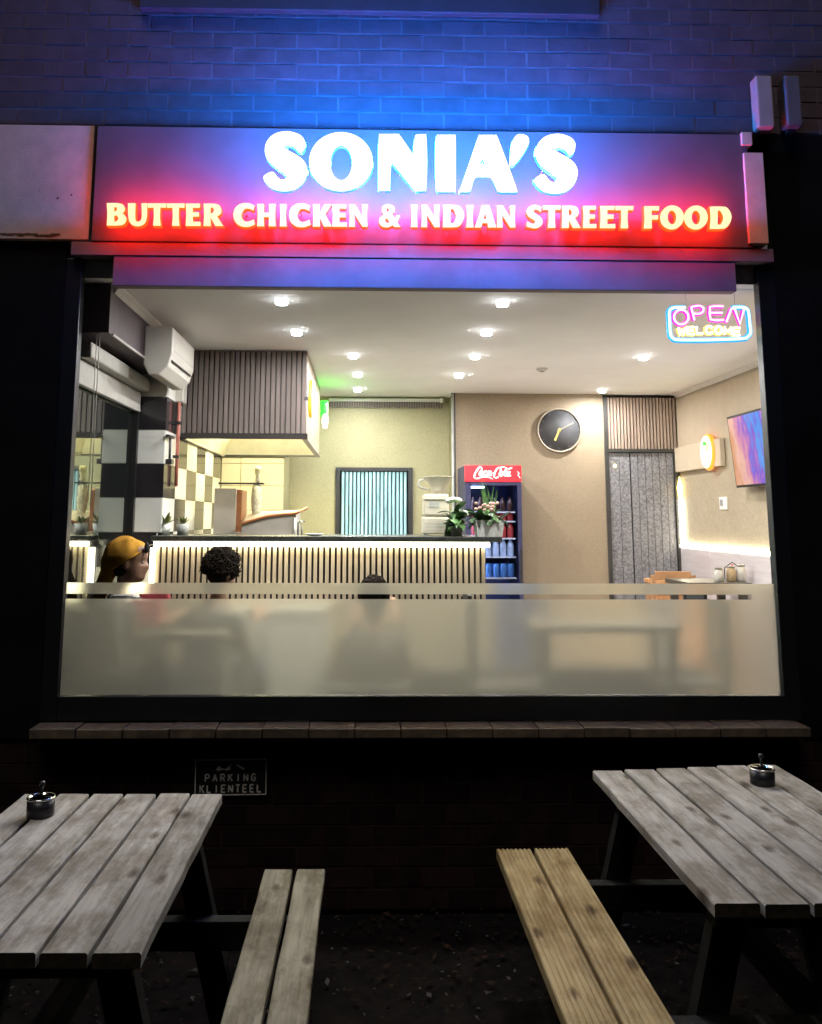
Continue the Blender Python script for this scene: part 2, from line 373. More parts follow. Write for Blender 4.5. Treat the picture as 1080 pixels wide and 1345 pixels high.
# ------------------------------------------------------------------ the setting outside
FLOOR, CEIL = .40, 2.85
WY = 4.14                       # face of the brickwork
GY = 4.165                      # window glass
XL, XR = at(79, 900, Y=GY).x, at(1025.5, 900, Y=GY).x   # window opening
ZB, ZT = .90, 2.935
g = MB(); n = 40
gv = []
for i in range(n+1):
    for j in range(n+1):
        x = -5+10*i/n; y = -2+6.1*j/n
        gv.append((x, y, .012*mnoise.noise(Vector((x*2.3, y*2.3, 0)))))
g.add(gv, [(i*(n+1)+j, (i+1)*(n+1)+j, (i+1)*(n+1)+j+1, i*(n+1)+j+1) for i in range(n) for j in range(n)], 0, True)
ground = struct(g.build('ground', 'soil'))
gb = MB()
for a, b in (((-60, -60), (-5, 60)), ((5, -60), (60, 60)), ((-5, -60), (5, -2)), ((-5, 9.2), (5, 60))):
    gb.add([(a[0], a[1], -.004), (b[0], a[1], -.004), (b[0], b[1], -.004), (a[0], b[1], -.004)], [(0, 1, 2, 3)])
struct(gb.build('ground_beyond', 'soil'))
lit = MB()
for k in range(2600):
    x = random.uniform(-2.2, 2.8); y = random.uniform(1.6, 4.1); s = random.uniform(.006, .022); a = random.uniform(0, 6.28)
    z = .014 + .012*mnoise.noise(Vector((x*2.3, y*2.3, 0))); q = []
    for (u, w) in ((-1, 0), (0, -.45), (1, 0), (0, .45)):
        q.append((x+s*(u*math.cos(a)-w*math.sin(a)), y+s*(u*math.sin(a)+w*math.cos(a)), z+random.uniform(0, .012)))
    lit.add(q, [(0, 1, 2), (0, 2, 3)], 0 if random.random() < .9 else 1)
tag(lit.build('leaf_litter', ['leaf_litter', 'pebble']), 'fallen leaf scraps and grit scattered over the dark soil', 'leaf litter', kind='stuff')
pb = MB()
for k in range(420):
    x = random.uniform(-1.6, 2.2); y = random.uniform(1.7, 4.05); s = random.uniform(.003, .009)
    pb.ell((x, y, .012), (s, s*.8, s*.6), 5, 3)
tag(pb.build('gravel', 'pebble'), 'small pale gravel stones lying on the dark soil', 'gravel', kind='stuff')

def brick_wall(name, x0, x1, z0, z1, course, length, mb, mm, holes=()):
    wall = struct(MB().box((x0-.6, WY+.0015, z0), (x1+.6, WY+.10, z1)).build(name, mm))
    vs = []
    for k in range(4):
        b = MB(); e = .004; L2 = length-.011; H2 = course-.011; j = [random.uniform(-.0015, .0015) for _ in range(4)]
        b.box((0, 0, 0), (L2, .012, H2)); b.v = [(x+random.uniform(-.0018, .0018), y+(random.uniform(-.0015, .0015) if y < .006 else 0), z+random.uniform(-.0018, .0018)) for x, y, z in b.v]
        vs.append(b.mesh('brick', mb))
    r = 0; z = z0+.006
    while z+course-.011 <= z1+.002:
        x = x0 + (0 if r % 2 else -length/2)
        while x < x1:
            if not any(a < x+length/2 < b and c < z+course/2 < d for a, b, c, d in holes):
                link('brick', random.choice(vs), wall, (x, WY-.001, z))
            x += length
        z += course; r += 1
    return wall
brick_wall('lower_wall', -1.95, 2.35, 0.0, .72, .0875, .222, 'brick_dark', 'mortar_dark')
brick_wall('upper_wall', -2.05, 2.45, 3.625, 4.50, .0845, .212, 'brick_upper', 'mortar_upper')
struct(box('wall_pier', (-2.55, WY-.012, .722), (XL-.075, WY+.14, 3.02), 'black_paint'))
struct(box('wall_pier', (XR+.075, WY-.012, .722), (2.95, WY+.14, 3.62), 'black_paint'))
struct(box('side_wall', (-6, WY, 0), (-2.56, WY+.1, 5.2), 'black_paint')); struct(box('side_wall', (2.96, WY, 0), (6.5, WY+.1, 5.2), 'black_paint'))
struct(box('upper_wall_top', (-2.55, WY+.005, 4.505), (2.95, WY+.1, 5.2), 'brick_upper'))
struct(box('wall_core', (-2.54, WY+.11, 3.06), (2.94, WY+.2, 5.2), 'black_paint'))
# ledge of the storey above
p0, p1 = at(183, 11, Y=WY-.04), at(788, 9, Y=WY-.04)
bevel(struct(box('upper_ledge', (p0.x, WY-.05, p0.z), (p1.x, WY-.006, p0.z+.22), 'ledge_paint')), .006)
# sign board
FY = 4.085
f0, f1 = at(128, 165, Y=FY), at(976, 178, Y=FY)
fz0 = at(540, 321, Y=FY).z
fascia = tag(box('fascia_board', (f0.x, FY, fz0), (f1.x+.02, WY+.1, f0.z), 'fascia_paint', bv=.004), 'long dark fascia board behind the lit shop name', 'sign board')
lz1 = fz0-.0015
struct(bevel(box('window_lintel', (-1.215, FY+.012, 2.795), (1.80, GY-.006, ZT+.005), 'lintel_paint'), .003))
struct(box('lintel_strip', (-1.42, FY+.006, ZT+.008), (1.99, GY+.03, lz1), 'lintel_paint', bv=.003))
# plaster panels beside the sign
pa, pb_ = at(128, 165, Y=4.10), at(118, 315, Y=4.10)
pn = thing('plastered_band', 'rough pale plastered panel left of the sign, rust spots near its bottom', 'wall panel', (-2.0, 4.10, pb_.z))
o = box('panel_face', (-.6, 0, 0), (pa.x-.012+2.0, .13, pa.z-pb_.z), 'white_plaster', pn, .004)
st = MB()
for (px, py, r) in ((76, 260, .006), (94, 256, .005), (52, 250, .003)):
    c = at(px, py, Y=4.0985); MB().lathe([(r, .0004), (r*.6, .0016), (.0005, .0018)], n=8, M=Matrix.Rotation(PI/2, 3, 'X')).build('rust_spot', 'rust', pn, (c.x+2.0, 0, c.z-pb_.z))
for k in range(16):
    c = at(4+k*4.6, random.uniform(307, 310), Y=4.0985); r = random.uniform(.004, .014)
    st.box((c.x+2.0-r*2, -.0016-.0001*k, c.z-pb_.z-.003), (c.x+2.0+r*2, -.0003, c.z-pb_.z+.004))
tag(st.build('rust_stain', 'rust', pn), kind='stuff')
q0, q1 = at(977, 200, Y=4.07), at(1008, 320, Y=4.07)
tag(box('plaster_strip', (q0.x, 4.07, q1.z), (q0.x+.098, WY+.02, q0.z), 'white_plaster', bv=.004), 'tall narrow pale plaster strip at the right end of the sign board', 'wall strip')
q0, q1 = at(974, 173, Y=4.07), at(989, 190, Y=4.07)
tag(box('plaster_block', (q0.x, 4.07, q1.z), (q1.x, WY, q0.z), 'white_plaster', bv=.004), 'small square pale block just above the narrow plaster strip', 'block')
for (a, b, lab) in (((991, 98), (1021, 166), 'upright pale box on the brick wall, brighter of the pair'), ((1029, 98), (1058, 164), 'upright greyish box on the brick wall, outer one of the pair')):
    c0, c1 = at(*a, Y=WY-.09), at(*b, Y=WY-.09)
    t = thing('wall_box', lab, 'wall box', ((c0.x+c1.x)/2, WY-.012, c1.z))
    w = (c1.x-c0.x)/2-.008
    box('housing', (-w, -.075, 0), (w, 0, c0.z-c1.z), 'box_paint' if a[0] < 1000 else 'box_grey', t, .008)
    box('bracket', (-w*.5, -.03, -.02), (w*.5, 0, -.0005), 'black_metal', t)

# ------------------------------------------------------------------ lit letters
def rows(pts, ox, oy, sc): return [(ox+p[0]/sc, oy+p[1]/sc)+tuple(p[2:]) for p in pts]
def ellipse(cx, cy, rx, ry, n=40): return [(cx+rx*math.cos(2*PI*k/n), cy+ry*math.sin(2*PI*k/n)) for k in range(n)]
LY1, LY2 = 3.745, 3.975
S_OUT = [(322, 125), (318, 95), (285, 62), (210, 42), (130, 58), (80, 105), (65, 165), (82, 220), (125, 262), (175, 298), (205, 325), (200, 346), (175, 353), (148, 338), (122, 306), (92, 308), (57, 335), (75, 375), (120, 410), (190, 424), (265, 408), (318, 360), (337, 290), (318, 235), (270, 195), (215, 165), (188, 145), (200, 130), (235, 128), (265, 148), (288, 172), (312, 162)]
S2 = [((x-57)*(276/280)+722, y+16) for x, y in S_OUT]
big = [
 ('S', [crom(rows(S_OUT, 335, 165, 4.91))]),
 ('O', [[(335+x/4.91, 165+y/4.91) for x, y in ellipse(555, 236, 205, 188)], [(335+x/4.91, 165+y/4.91) for x, y in ellipse(557, 243, 70, 114)]]),
 ('N', [crom(rows([(800, 74), (814, 61), (860, 60), (918, 60), (935, 70), (1022, 195, 1), (1026, 160, 1), (1032, 78), (1045, 64), (1092, 62), (1104, 75), (1110, 240), (1104, 408), (1094, 421), (1045, 422), (1025, 412), (885, 238, 1), (877, 262, 1), (870, 408), (858, 419), (812, 419), (800, 408), (797, 240)], 335, 165, 4.91))]),
 ('I', [crom(rows([(92, 78), (106, 66), (150, 65), (198, 66), (212, 78), (214, 240), (212, 414), (200, 427), (150, 428), (108, 427), (95, 414), (88, 240)], 555, 165, 4.91))]),
 ('A', [crom(rows([(357, 80), (374, 67), (418, 66), (464, 67), (482, 80), (545, 245), (606, 412), (597, 429), (545, 430), (500, 429), (482, 416), (450, 347), (432, 333), (390, 332), (348, 333), (332, 347), (313, 414), (298, 428), (258, 428), (243, 414), (295, 260)], 555, 165, 4.91)), rows([(387, 214), (408, 256), (366, 256)], 555, 165, 4.91)]),
 ('apostrophe', [crom(rows([(632, 60), (672, 72), (685, 100), (678, 132), (630, 210), (585, 257), (573, 240), (575, 160), (585, 95), (605, 68)], 555, 165, 4.91))]),
 ('S', [crom(rows(S2, 555, 165, 4.91))]),
]
sg = thing('lit_shop_name', 'large white glowing letters of the shop name with blue halo', 'lit letters', (.26, LY1, 3.25))
def letter(px_outlines, parent, yface, depth, face, body, grow, side):
    outs = []
    for ol in px_outlines: outs.append([(at(x, y, Y=yface).x, at(x, y, Y=yface).z) for x, y in (p[:2] for p in ol)])
    x0 = min(p[0] for p in outs[0]); z0 = min(p[1] for p in outs[0])
    outs = [[(a-x0, b-z0) for a, b in ol] for ol in outs]
    me = flat(outs, 'letter', depth, grow); me.materials.append(MATS[body]); me.materials.append(MATS[side]); me.materials.append(MATS['letter_edge_blue' if side == 'letter_side_halo' else 'letter_edge_red'])
    for p in me.polygons: p.material_index = 0 if p.normal.y > .7 else (2 if p.normal.z > (-.1 if side == 'letter_side_halo' else .6) and abs(p.normal.y) < .5 else 1)  # upper edges glow out of sight, added to spread the halo over the wall
    b = link('letter', me, parent, (x0-parent.location.x, depth/2, z0-parent.location.z))
    mf = flat(outs, 'letter_face', .012, 0, 0); mf.materials.append(MATS[face])
    link('letter_face', mf, b, (0, -depth/2-.004, 0))
    # stand-off pegs to the board
    pg = MB(); cx = sum(p[0] for p in outs[0])/len(outs[0]); w = max(p[0] for p in outs[0])
    zz = max(p[1] for p in outs[0])*.80; xx = w*(.2 if len(outs) == 2 and len(outs[0]) == 40 else .5); pg.tube([(xx, depth/2-.002, zz), (xx, FY-yface-depth/2+.01, zz)], .003, 6)
    pg.build('peg', 'white_plastic', b)
for nm, ol in big: letter(ol, sg, LY1, .022, 'letter_white', 'letter_blue', .002, 'letter_side_halo')
# second line: glyphs in a unit box (x 0..1, y 0..1 up)
c_ = 1
GL = {
 'B': [[(0, 1, c_), (.03, .5), (0, 0, c_), (.52, 0), (.86, .06), (1, .28), (.9, .47), (.72, .54, c_), (.86, .62), (.92, .76), (.82, .94), (.5, 1)], [(.36, .84, c_), (.36, .62, c_), (.46, .62), (.54, .73), (.46, .84)], [(.36, .45, c_), (.36, .15, c_), (.5, .16), (.6, .3), (.5, .45)]],
 'U': [[(0, 1, c_), (.38, 1, c_), (.36, .45), (.4, .22), (.54, .15), (.7, .24), (.74, .5), (.72, 1, c_), (1, 1, c_), (.98, .4), (.84, .08), (.48, -.03), (.14, .08), (.02, .4)]],
 'T': [[(0, 1, c_), (1, 1, c_), (.98, .82, c_), (.68, .84, c_), (.66, .4), (.7, 0, c_), (.31, 0, c_), (.35, .4), (.33, .84, c_), (.02, .82, c_)]],
 'E': [[(0, 1, c_), (.95, 1, c_), (.93, .83, c_), (.46, .84, c_), (.46, .6, c_), (.88, .6, c_), (.88, .43, c_), (.46, .43, c_), (.46, .16, c_), (.98, .17, c_), (1, 0, c_), (0, 0, c_), (.04, .5)]],
 'R': [[(0, 1, c_), (.03, .5), (0, 0, c_), (.36, 0, c_), (.34, .4, c_), (.6, 0, c_), (1, 0, c_), (.68, .44, c_), (.86, .56), (.9, .74), (.8, .93), (.5, 1)], [(.35, .84, c_), (.35, .55, c_), (.46, .56), (.54, .7), (.46, .84)]],
 'C': [[(.98, .93, c_), (.93, .72, c_), (.72, .8), (.5, .77), (.36, .5), (.5, .22), (.72, .19), (.96, .28, c_), (1, .07, c_), (.7, -.03), (.34, 0), (.08, .2), (0, .5), (.08, .8), (.34, 1), (.7, 1.03)]],
 'H': [[(0, 1, c_), (.37, 1, c_), (.35, .6, c_), (.66, .6, c_), (.64, 1, c_), (1, 1, c_), (.97, .5), (1, 0, c_), (.64, 0, c_), (.66, .42, c_), (.35, .42, c_), (.37, 0, c_), (0, 0, c_), (.03, .5)]],
 'I': [[(0, 1, c_), (1, 1, c_), (.9, .5), (1, 0, c_), (0, 0, c_), (.1, .5)]],
 'K': [[(0, 1, c_), (.36, 1, c_), (.35, .58, c_), (.62, 1, c_), (.97, 1, c_), (.64, .56, c_), (1, 0, c_), (.6, 0, c_), (.35, .45, c_), (.36, 0, c_), (0, 0, c_), (.03, .5)]],
 'N': [[(0, 1, c_), (.3, 1, c_), (.74, .42, c_), (.71, 1, c_), (1, 1, c_), (.97, .5), (1, 0, c_), (.74, 0, c_), (.26, .62, c_), (.29, 0, c_), (0, 0, c_), (.03, .5)]],
 'D': [[(0, 1, c_), (.45, 1), (.8, .93), (1, .52), (.8, .08), (.45, 0), (0, 0, c_), (.03, .5)], [(.34, .83, c_), (.34, .17, c_), (.5, .18), (.64, .5), (.5, .82)]],
 'A': [[(.34, 1, c_), (.66, 1, c_), (.84, .5), (1, 0, c_), (.65, 0, c_), (.6, .2, c_), (.34, .2, c_), (.29, 0, c_), (0, 0, c_), (.18, .5)], [(.48, .74, c_), (.565, .36, c_), (.39, .36, c_)]],
 'S': [[(.9, .94, c_), (.88, .74, c_), (.66, .83), (.48, .82), (.42, .72), (.55, .62), (.85, .46), (.98, .27), (.85, .06), (.5, -.03), (.03, .05, c_), (.05, .27, c_), (.3, .17), (.5, .17), (.57, .28), (.42, .38), (.12, .54), (.02, .74), (.16, .94), (.5, 1.03)]],
 'F': [[(0, 1, c_), (1, 1, c_), (.98, .82, c_), (.48, .83, c_), (.48, .58, c_), (.93, .58, c_), (.92, .41, c_), (.48, .41, c_), (.5, 0, c_), (0, 0, c_), (.04, .5)]],
 'O': [[(.5+.5*math.cos(2*PI*k/28), .5+.54*math.sin(2*PI*k/28), c_) for k in range(28)], [(.5+.2*math.cos(2*PI*k/20), .5+.33*math.sin(2*PI*k/20), c_) for k in range(20)]],
 '&': [[(1, .5, c_), (.84, .52, c_), (.78, .36, c_), (.6, .56, c_), (.74, .74), (.68, .93), (.42, 1.02), (.18, .92), (.14, .72), (.24, .55, c_), (.06, .42), (0, .24), (.12, .04), (.4, -.02), (.66, .08, c_), (.74, 0, c_), (1, 0, c_), (.86, .2, c_)], [(.4, .86), (.49, .77), (.42, .64), (.34, .76)], [(.36, .42, c_), (.28, .28), (.38, .15), (.53, .2, c_)]],
}
line2 = []
for ch, a, b in (('B', 43, 140), ('U', 150, 245), ('T', 249, 341), ('T', 345, 435), ('E', 442, 516), ('R', 532, 630), ('C', 683, 790), ('H', 803, 895), ('I', 918, 950), ('C', 965, 1072)): line2.append((ch, 130+a/3.857, 130+b/3.857))
for ch, a, b in (('K', 42, 133), ('E', 137, 208), ('N', 220, 308), ('&', 365, 467), ('I', 522, 552), ('N', 573, 660), ('D', 678, 780), ('I', 793, 825), ('A', 834, 936), ('N', 942, 1030)): line2.append((ch, 400+a/3.724, 400+b/3.724))
for ch, a, b in (('S', 43, 122), ('T', 123, 209), ('R', 217, 306), ('E', 320, 384), ('E', 403, 476), ('T', 477, 565), ('F', 618, 690), ('O', 697, 810), ('O', 814, 927), ('D', 940, 1043)): line2.append((ch, 680+a/3.724, 680+b/3.724))
s2 = thing('lit_menu_line', 'row of small cream glowing letters with red halo under the name', 'lit letters', (.26, LY2, 3.11))
for ch, a, b in line2:
    base = 296.2 + (a-143)/817*4.6; cap = 28.6
    letter([[(a+p[0]*(b-a), base-p[1]*cap) for p in crom(ol, True, 5)] for ol in GL[ch]], s2, LY2, .03, 'letter_cream', 'letter_red', .0035, 'letter_side_red')

# ------------------------------------------------------------------ window
win = thing('shop_window', 'wide black framed shop window with frosted band along its lower part', 'window', ((XL+XR)/2, GY, ZB))
wx = win.location.x
def wbox(n_, a, b, m): return box(n_, (a[0]-wx, a[1]-GY, a[2]-ZB), (b[0]-wx, b[1]-GY, b[2]-ZB), m, win, .003)
wbox('frame', (XL-.08, WY-.004, .795), (XL, GY+.03, ZT+.004), 'black_frame'); wbox('frame', (XR, WY-.004, .795), (XR+.08, GY+.03, ZT+.004), 'black_frame')
wbox('frame', (XL+.001, WY-.002, .795), (XR-.001, GY+.03, ZB), 'black_frame')
MB().add([(XL+.002-wx, 0, .002), (XR-.002-wx, 0, .002), (XR-.002-wx, 0, ZT-ZB), (XL+.002-wx, 0, ZT-ZB)], [(0, 1, 2, 3)]).build('window_pane', 'window_glass', win)
zf = [at(540, y, Y=GY-.004).z-ZB for y in (787, 780.5, 766)]
xs = at(986, 783, Y=GY).x
fl = MB()
X0, X1 = XL+.004-wx, XR-.004-wx; xg = xs-wx
fl.add([(X0, -.004, .004), (X1, -.004, .004), (X1, -.004, zf[0]), (xg, -.004, zf[0]), (X0, -.004, zf[0])], [(0, 1, 2, 3, 4)])
fl.add([(X0, -.004, zf[1]), (xg, -.004, zf[1]), (xg, -.004, zf[2]), (X0, -.004, zf[2])], [(0, 1, 2, 3)])
fl.add([(xg, -.004, zf[0]), (X1, -.004, zf[0]), (X1, -.004, zf[2]), (xg, -.004, zf[2])], [(0, 1, 2, 3)])
fl.build('frosted_film', 'frosted_film', win)
# sill of tiles
sf = at(540, 957, Y=4.02); s_b = at(540, 970, Y=4.02).z
xl, xr = at(38, 957, Y=4.02).x, at(1066, 957, Y=4.02).x
sill = thing('window_sill', 'narrow brown tiled sill running along under the shop window', 'window sill', (0, 4.02, s_b))
box('sill_bed', (xl+.01, .012, .004), (xr-.01, .17, sf.z-s_b-.006), 'mortar_dark', sill)
nt_ = 17; tw = (xr-xl)/nt_
for k in range(nt_):
    b = MB().box((xl+k*tw+.002, random.uniform(-.003, .003), 0), (xl+(k+1)*tw-.002, .155, sf.z-s_b+random.uniform(-.002, .002)))
    bevel(b.build('tile', 'sill_tile', sill), .004)
# parking sign
a, b = at(256, 997, Y=WY-.02), at(350, 1046, Y=WY-.02)
ps = thing('parking_sign', 'black wall sign lettered PARKING KLIENTEEL in worn white with white border', 'sign', ((a.x+b.x)/2, WY-.006, (a.z+b.z)/2)); ps.rotation_euler = (0, math.radians(-.6), 0)
hw, hh = (b.x-a.x)/2, (a.z-b.z)/2
box('plate', (-hw, -.006, -hh), (hw, 0, hh), 'sign_black', ps, .001)
bd = MB()
for (x0, z0, x1, z1) in ((-hw+.002, hh-.007, hw-.002, hh-.003), (-hw+.002, -hh+.003, hw-.002, -hh+.007), (-hw+.002, -hh+.0075, -hw+.006, hh-.0075), (hw-.006, -hh+.0075, hw-.002, hh-.0075)): bd.box((x0, -.0078, z0), (x1, -.006, z1))
bd.build('border', 'sign_print', ps)
STROKES = {'P': [[(0, 0), (0, 1), (.75, 1), (.95, .85), (.95, .6), (.75, .47), (0, .47)]], 'A': [[(0, 0), (.5, 1), (1, 0)], [(.2, .35), (.8, .35)]], 'R': [[(0, 0), (0, 1), (.75, 1), (.95, .85), (.95, .6), (.75, .47), (0, .47)], [(.45, .47), (1, 0)]],
 'K': [[(0, 0), (0, 1)], [(.95, 1), (0, .42)], [(.3, .6), (1, 0)]], 'I': [[(.5, 0), (.5, 1)]], 'N': [[(0, 0), (0, 1), (1, 0), (1, 1)]], 'G': [[(.95, .82), (.7, 1), (.3, 1), (0, .75), (0, .25), (.3, 0), (.7, 0), (.97, .2), (.97, .48), (.55, .48)]],
 'L': [[(0, 1), (0, 0), (.9, 0)]], 'E': [[(.95, 1), (0, 1), (0, 0), (.95, 0)], [(0, .5), (.8, .5)]], 'T': [[(.5, 0), (.5, 1)], [(0, 1), (1, 1)]],
 'O': [[(.5+.5*math.sin(2*PI*k/16), .5+.5*math.cos(2*PI*k/16)) for k in range(17)]], 'W': [[(0, 1), (.25, 0), (.5, .8), (.75, 0), (1, 1)]], 'C': [[(.95, .8), (.7, 1), (.3, 1), (0, .75), (0, .25), (.3, 0), (.7, 0), (.95, .2)]], 'M': [[(0, 0), (.08, 1), (.5, .3), (.92, 1), (1, 0)]]}
def lettering(word, x0, z0, w, h, gap, sw, y, m, parent):
    n_ = len(word); lw = (w-gap*(n_-1))/n_
    for k, ch in enumerate(word):
        mb = MB()
        for st_ in STROKES[ch]:
            pts = [(x0+k*(lw+gap)+p[0]*lw*.86, y, z0+p[1]*h) for p in st_]
            for p, q in zip(pts, pts[1:]): mb.bar(p, q, sw, .0014, up=(0, 1, 0))
        mb.build('letter', m, parent)
lettering('PARKING', -hw*.70, -hh*.20, hw*1.40, hh*.36, hw*.09, .0058, -.0068, 'sign_print', ps)
lettering('KLIENTEEL', -hw*.84, -hh*.80, hw*1.70, hh*.38, hw*.075, .0058, -.0068, 'sign_print', ps)
dv = MB()
def poly(pts):  # flat printed device
    dv.add([(x*hw, -.0072, z*hh) for x, z in pts]+[(x*hw, -.006, z*hh) for x, z in pts], [tuple(range(len(pts))), tuple(range(2*len(pts)-1, len(pts)-1, -1))]+[(i, i+len(pts), (i+1) % len(pts)+len(pts), (i+1) % len(pts)) for i in range(len(pts))])
poly([(-.42, .42), (-.36, .56), (-.30, .62), (-.27, .48), (-.14, .44), (-.06, .58), (.02, .72), (-.01, .55), (.0, .42), (-.10, .34), (-.16, .39), (-.28, .40), (-.33, .32)])
poly([(.12, .66), (.17, .68), (.30, .56), (.40, .42), (.34, .38), (.24, .50)])
dv.build('emblem', 'sign_print', ps)

# ------------------------------------------------------------------ picnic tables and ashtrays
def plank(w, l, t, seed):
    """board along +Y with slightly uneven edges, grain along Y"""
    r = random.Random(seed); m_ = MB(); n_ = 10; v = []
    for i in range(n_+1):
        y = l*i/n_; jl = r.uniform(-.0018, .0018); jr = r.uniform(-.0018, .0018); cup = r.uniform(-.001, .001)
        e = .004
        v += [(-w/2+jl, y, e), (-w/2+e+jl, y, cup), (0, y, cup*.5), (w/2-e+jr, y, cup), (w/2+jr, y, e), (w/2+jr, y, t), (-w/2+jl, y, t)]
    v = [(x, y, t-z if z < t/2 else t-z) for x, y, z in v]
    f = []
    for i in range(n_):
        for j in range(7): f.append((i*7+j, (i+1)*7+j, (i+1)*7+(j+1) % 7, i*7+(j+1) % 7))
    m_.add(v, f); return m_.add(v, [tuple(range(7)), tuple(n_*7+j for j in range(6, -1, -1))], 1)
def groove_board(w, l, t):
    m_ = MB(); k = 8; prof = []
    for i in range(k):
        x0 = -w/2+w*i/k; d = w/k
        prof += [(x0+d*.10, t-.0042), (x0+d*.30, t), (x0+d*.74, t), (x0+d*.94, t-.0042)]
    prof = [(-w/2, 0)]+prof+[(w/2, 0)]; n_ = len(prof)
    v = [(x, 0, z) for x, z in prof]+[(x, l, z) for x, z in prof]
    return m_.add(v, [(i, (i+1) % n_, n_+(i+1) % n_, n_+i) for i in range(n_)]).add(v, [tuple(range(n_-1, -1, -1)), tuple(range(n_, 2*n_))], 1)
def picnic(name, label, x0, x1, yn, yf, far_skew, bench_r, bench_l, grooved, seed):
    """top from x0..x1, near edge yn, far edge yf; bench ranges (xa, xb, y near, y far)"""
    t = thing(name, label, 'picnic table', ((x0+x1)/2, (yn+yf)/2, 0)); cx, cy = t.location.x, t.location.y
    pw = (x1-x0)/6; tt = .032
    for k in range(6):
        jn, jf = random.uniform(-.004, .004), random.uniform(-.004, .004)+far_skew*k
        o = plank(pw-.011, yf+jf-yn-jn, tt, seed+k).build('top_plank', ['grey_plank', 'shaded_end_grain'], t, (x0+pw*(k+.5)-cx, yn+jn-cy, .75-tt))
        o.rotation_euler = (random.uniform(-.001, .001), random.uniform(-.006, .006), random.uniform(-.0025, .0025))
    for (xa, xb, ya, yb), gr in ((bench_r, grooved), (bench_l, grooved)):
        bw = (xb-xa)/2
        for k in range(2):
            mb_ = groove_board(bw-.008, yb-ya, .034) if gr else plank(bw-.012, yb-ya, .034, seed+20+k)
            o = mb_.build('bench_plank', ['deck_board' if gr else 'bench_plank_wood', 'shaded_end_grain'], t, (xa+bw*(k+.5)-cx, ya-cy+random.uniform(-.004, .004), .45-.034))
            o.rotation_euler = (0, random.uniform(-.008, .008), random.uniform(-.002, .002))
    bxa, bxb = min(bench_r[0], bench_l[0]), max(bench_r[1], bench_l[1])
    for y in (yn+.14, yf-.16):
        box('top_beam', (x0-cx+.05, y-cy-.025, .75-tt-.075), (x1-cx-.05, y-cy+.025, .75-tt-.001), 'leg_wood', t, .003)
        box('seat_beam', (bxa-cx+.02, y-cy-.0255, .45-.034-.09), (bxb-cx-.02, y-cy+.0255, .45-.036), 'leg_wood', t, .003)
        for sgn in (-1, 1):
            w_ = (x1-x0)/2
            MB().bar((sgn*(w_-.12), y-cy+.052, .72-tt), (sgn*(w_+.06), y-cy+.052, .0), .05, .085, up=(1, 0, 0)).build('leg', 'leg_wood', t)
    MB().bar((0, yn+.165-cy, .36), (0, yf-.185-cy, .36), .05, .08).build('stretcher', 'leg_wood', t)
    return t
A = at(295, 1042, Z=.75); B = at(30, 1043, Z=.75); C = at(185, 1251, Z=.75)
br0, br1 = at(345, 1142, Z=.45), at(428, 1142, Z=.45)
picnic('picnic_table', 'grey weathered picnic table below the parking sign, plain plank bench', B.x, A.x, C.y, A.y, 0, (br0.x, br1.x, C.y-.12, br0.y), (B.x-(br1.x-A.x), B.x-(br0.x-A.x), C.y-.12, br0.y), False, 3)
A2 = at(779, 1011, Z=.75); B2 = at(1027, 1001, Z=.75); C2 = at(938, 1188, Z=.75)
cr0, cr1 = at(652, 1117, Z=.45), at(750, 1111, Z=.45)
picnic('picnic_table', 'grey weathered picnic table with grooved yellowish deck board bench', A2.x-.006, A2.x+.745, C2.y, A2.y-.01, .014, (A2.x+.745+.125, A2.x+.745+.41, C2.y-.25, cr0.y), (cr0.x, cr1.x-.012, C2.y-.25, cr0.y+.02), True, 40)
def ashtray(px, py, label):
    c = at(px, py, Z=.752); t = thing('ashtray', label, 'ashtray', c)
    m_ = MB().lathe([(.050, 0), (.052, .003), (.052, .066), (.049, .066), (.046, .03), (.001, .03)], n=28); m_.build('bowl', 'tin_black', t)
    MB().lathe([(.0465, .0655), (.0535, .0655), (.0545, .069), (.0525, .073), (.047, .072), (.0465, .0655)], n=28).build('rim', 'chrome', t)
    MB().lathe([(.045, .058), (.030, .050), (.008, .056), (.001, .056)], n=24).build('ash_plate', 'chrome', t)
    MB().tube([(0, 0, .052), (0, 0, .118)], .0065, 10).build('push_rod', 'tin_black', t)
    MB().lathe([(.001, .113), (.010, .115), (.013, .122), (.009, .130), (.001, .132)], n=14).build('knob', 'tin_black', t)
    MB().bar((.018, -.01, .074), (.044, -.014, .074), .008, .003).build('cigarette_rest', 'chrome', t); MB().bar((-.042, .012, .0745), (-.02, .0, .0745), .008, .003).build('cigarette_rest', 'chrome', t)
    t.scale = (.82, .82, .80)
    return t
ashtray(53, 1071, 'black ashtray with chrome rim on the table below the parking sign')
ashtray(1002, 1030, 'black ashtray with chrome rim on the table with the grooved bench')
for px, py, h in ((1078, 1300, .1),):
    pass

